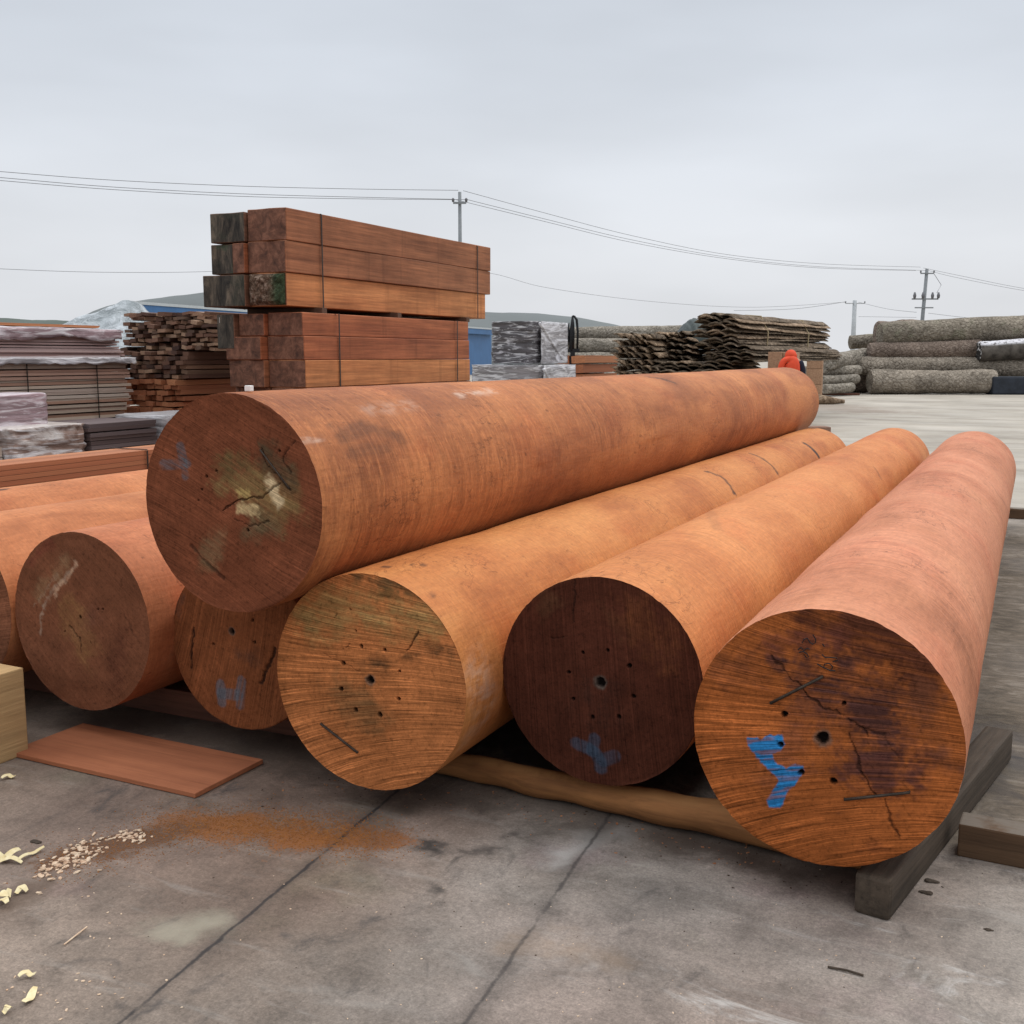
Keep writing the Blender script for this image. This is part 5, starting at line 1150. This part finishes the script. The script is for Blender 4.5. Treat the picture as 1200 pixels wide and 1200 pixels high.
# ------------------------------------------------------------------ poles and wires
M_CONC = plain('pole_concrete', (.22, .235, .245), .8, .12, 3, .1); M_CONCL = plain('pole_concrete_pale', (.42, .44, .45), .8, .1, 3, .1); M_WIRE = plain('wire', (.17, .175, .185), .6, .05); M_INS = plain('insulator', (.14, .14, .15), .4, .1)
def upole(px, ytop, D, r0, r1, lean_px, label, arms, mat, extra=None):
    top = at(px, ytop, D); bot = at(px - lean_px, 417, D); t = thing('utility_pole', label, 'utility pole', (bot[0], bot[1], 0), R(YAW), 'concrete utility poles')
    dx = lean_px * D / 1290; zt_ = top[2]
    MB().tube([(0, 0, 0), (dx * .5, 0, zt_ / 2), (dx, 0, zt_)], [r0, (r0 + r1) / 2, r1], 12).build('mast', mat, t, True)
    for (dz, wd, ins) in arms:
        ca_ = MB().box((dx * (1 - dz / zt_), -.12, zt_ - dz), (wd, .08, .09)).build('crossarm', mat, t)
        for s in ins:
            MB().tube([(dx + s * wd / 2, -.12, zt_ - dz + .04), (dx + s * wd / 2, -.12, zt_ - dz + .16), (dx + s * wd / 2, -.12, zt_ - dz + .22)], [.05, .07, .03], 8).build('insulator', M_INS, ca_, True)
    if extra: extra(t, dx, zt_)
    return t
def switchgear(t, dx, zt_):
    sb_ = MB().box((dx * .8, -.1, zt_ - 2.25), (2.0, .1, .1)).build('switch_bracket', M_CONC, t)
    for s in (-1, -.3, .5, 1): MB().tube([(dx + s * .9, -.2, zt_ - 2.2), (dx + s * .9, -.2, zt_ - 2.0), (dx + s * .9, -.2, zt_ - 1.75)], [.09, .13, .06], 8).build('switch', M_INS, sb_, True)
    MB().tube([(dx + .5, 0, zt_ - .3), (dx + 1.1, -.1, zt_ - 1.2), (dx + .8, -.1, zt_ - 1.8)], .02, 6).build('jumper_wire', M_WIRE, t)
upole(540, 225, 52, .115, .075, 0, 'dark concrete utility pole rising behind the tall beam stack', [(.5, .6, (-1, 1))], M_CONC)
upole(1081, 315, 85, .17, .12, 5, 'leaning utility pole with switchgear above the right hand bark logs', [(.35, 1.0, (-1, 1)), (2.9, 1.4, ())], M_CONC, switchgear)
upole(999, 352, 110, .27, .20, 0, 'pale thick utility pole behind the slab bundle, left of the leaning one', [(.3, 1.9, (-1, 1))], M_CONCL)
def wire(pts, label, r=.012, sag_pts=24):
    """hanging cable through (px, py, D) points, smoothed"""
    Q = [at(*p) for p in pts]; out = []
    n = len(Q)
    for i in range(n - 1):
        p0 = Q[max(i - 1, 0)]; p1 = Q[i]; p2 = Q[i + 1]; p3 = Q[min(i + 2, n - 1)]
        for k in range(10):
            t = k / 10; out.append(.5 * ((2 * p1) + (-p0 + p2) * t + (2 * p0 - 5 * p1 + 4 * p2 - p3) * t * t + (-p0 + 3 * p1 - 3 * p2 + p3) * t ** 3))
    out.append(Q[-1]); c = out[0]
    o = MB().tube([tuple(q - c) for q in out], r, 5).build('power_line', M_WIRE, None, True); o.location = c
    return tag(o, label, 'wire', 'overhead wires')
wire([(-60, 196, 42), (0, 201, 43.5), (130, 211, 46), (280, 218, 48.5), (420, 221.5, 50.5), (537, 223, 51.9)], 'highest wire from the left edge to the pole behind the beam stack')
wire([(-60, 203, 42), (0, 208, 43.5), (130, 219, 46), (280, 227, 48.5), (420, 231, 50.5), (532, 233.5, 51.9)], 'middle wire from the left edge to the crossarm behind the beam stack')
wire([(-60, 206, 42.2), (0, 211.5, 43.7), (130, 222, 46.2), (280, 230, 48.7), (420, 233, 50.7), (548, 234, 52.1)], 'lowest of the three close wires on the upper left')
wire([(543, 223.5, 51.9), (640, 250, 57), (740, 276, 63), (850, 298, 70), (960, 309, 77), (1079, 313, 84.9)], 'highest wire sagging from the beam stack pole to the leaning pole')
wire([(532, 233.5, 51.9), (640, 260, 57), (740, 284, 63), (850, 303, 70), (960, 314, 77), (1073, 317, 84.9)], 'middle wire sagging from the beam stack pole to the leaning pole')
wire([(548, 234, 52.1), (640, 257, 57.2), (740, 281, 63), (850, 301, 70), (960, 312.5, 77), (1086, 317, 85.1)], 'lowest wire sagging from the beam stack pole to the leaning pole')
wire([(1082, 314, 85), (1120, 322, 83), (1200, 338, 80), (1300, 352, 77)], 'upper wire leaving the leaning pole to the right edge')
wire([(1088, 317, 85), (1120, 325, 83), (1200, 340.5, 80), (1300, 354, 77)], 'lower wire leaving the leaning pole to the right edge')
wire([(-40, 312, 60), (0, 315, 62), (120, 319, 70), (250, 318, 78), (400, 310, 85), (560, 318, 90), (640, 337, 95), (760, 353, 100), (880, 360, 105), (992, 354, 109.8)], 'faint long wire passing behind the beam stack to the pale pole', .014)
wire([(860, 364, 130), (930, 362, 120), (992, 353.5, 110)], 'short faint wire rising to the pale pole from the left', .02)
wire([(1006, 354, 110), (1040, 362, 100), (1074, 366, 86)], 'faint wire from the pale pole to the leaning pole', .015)
wire([(1006, 371, 120), (1074, 372, 118)], 'faint level wire between the two right hand poles', .016)
wire([(1088, 367, 86), (1140, 373, 88), (1220, 380, 90)], 'faint low wire from the leaning pole to the right edge', .014)
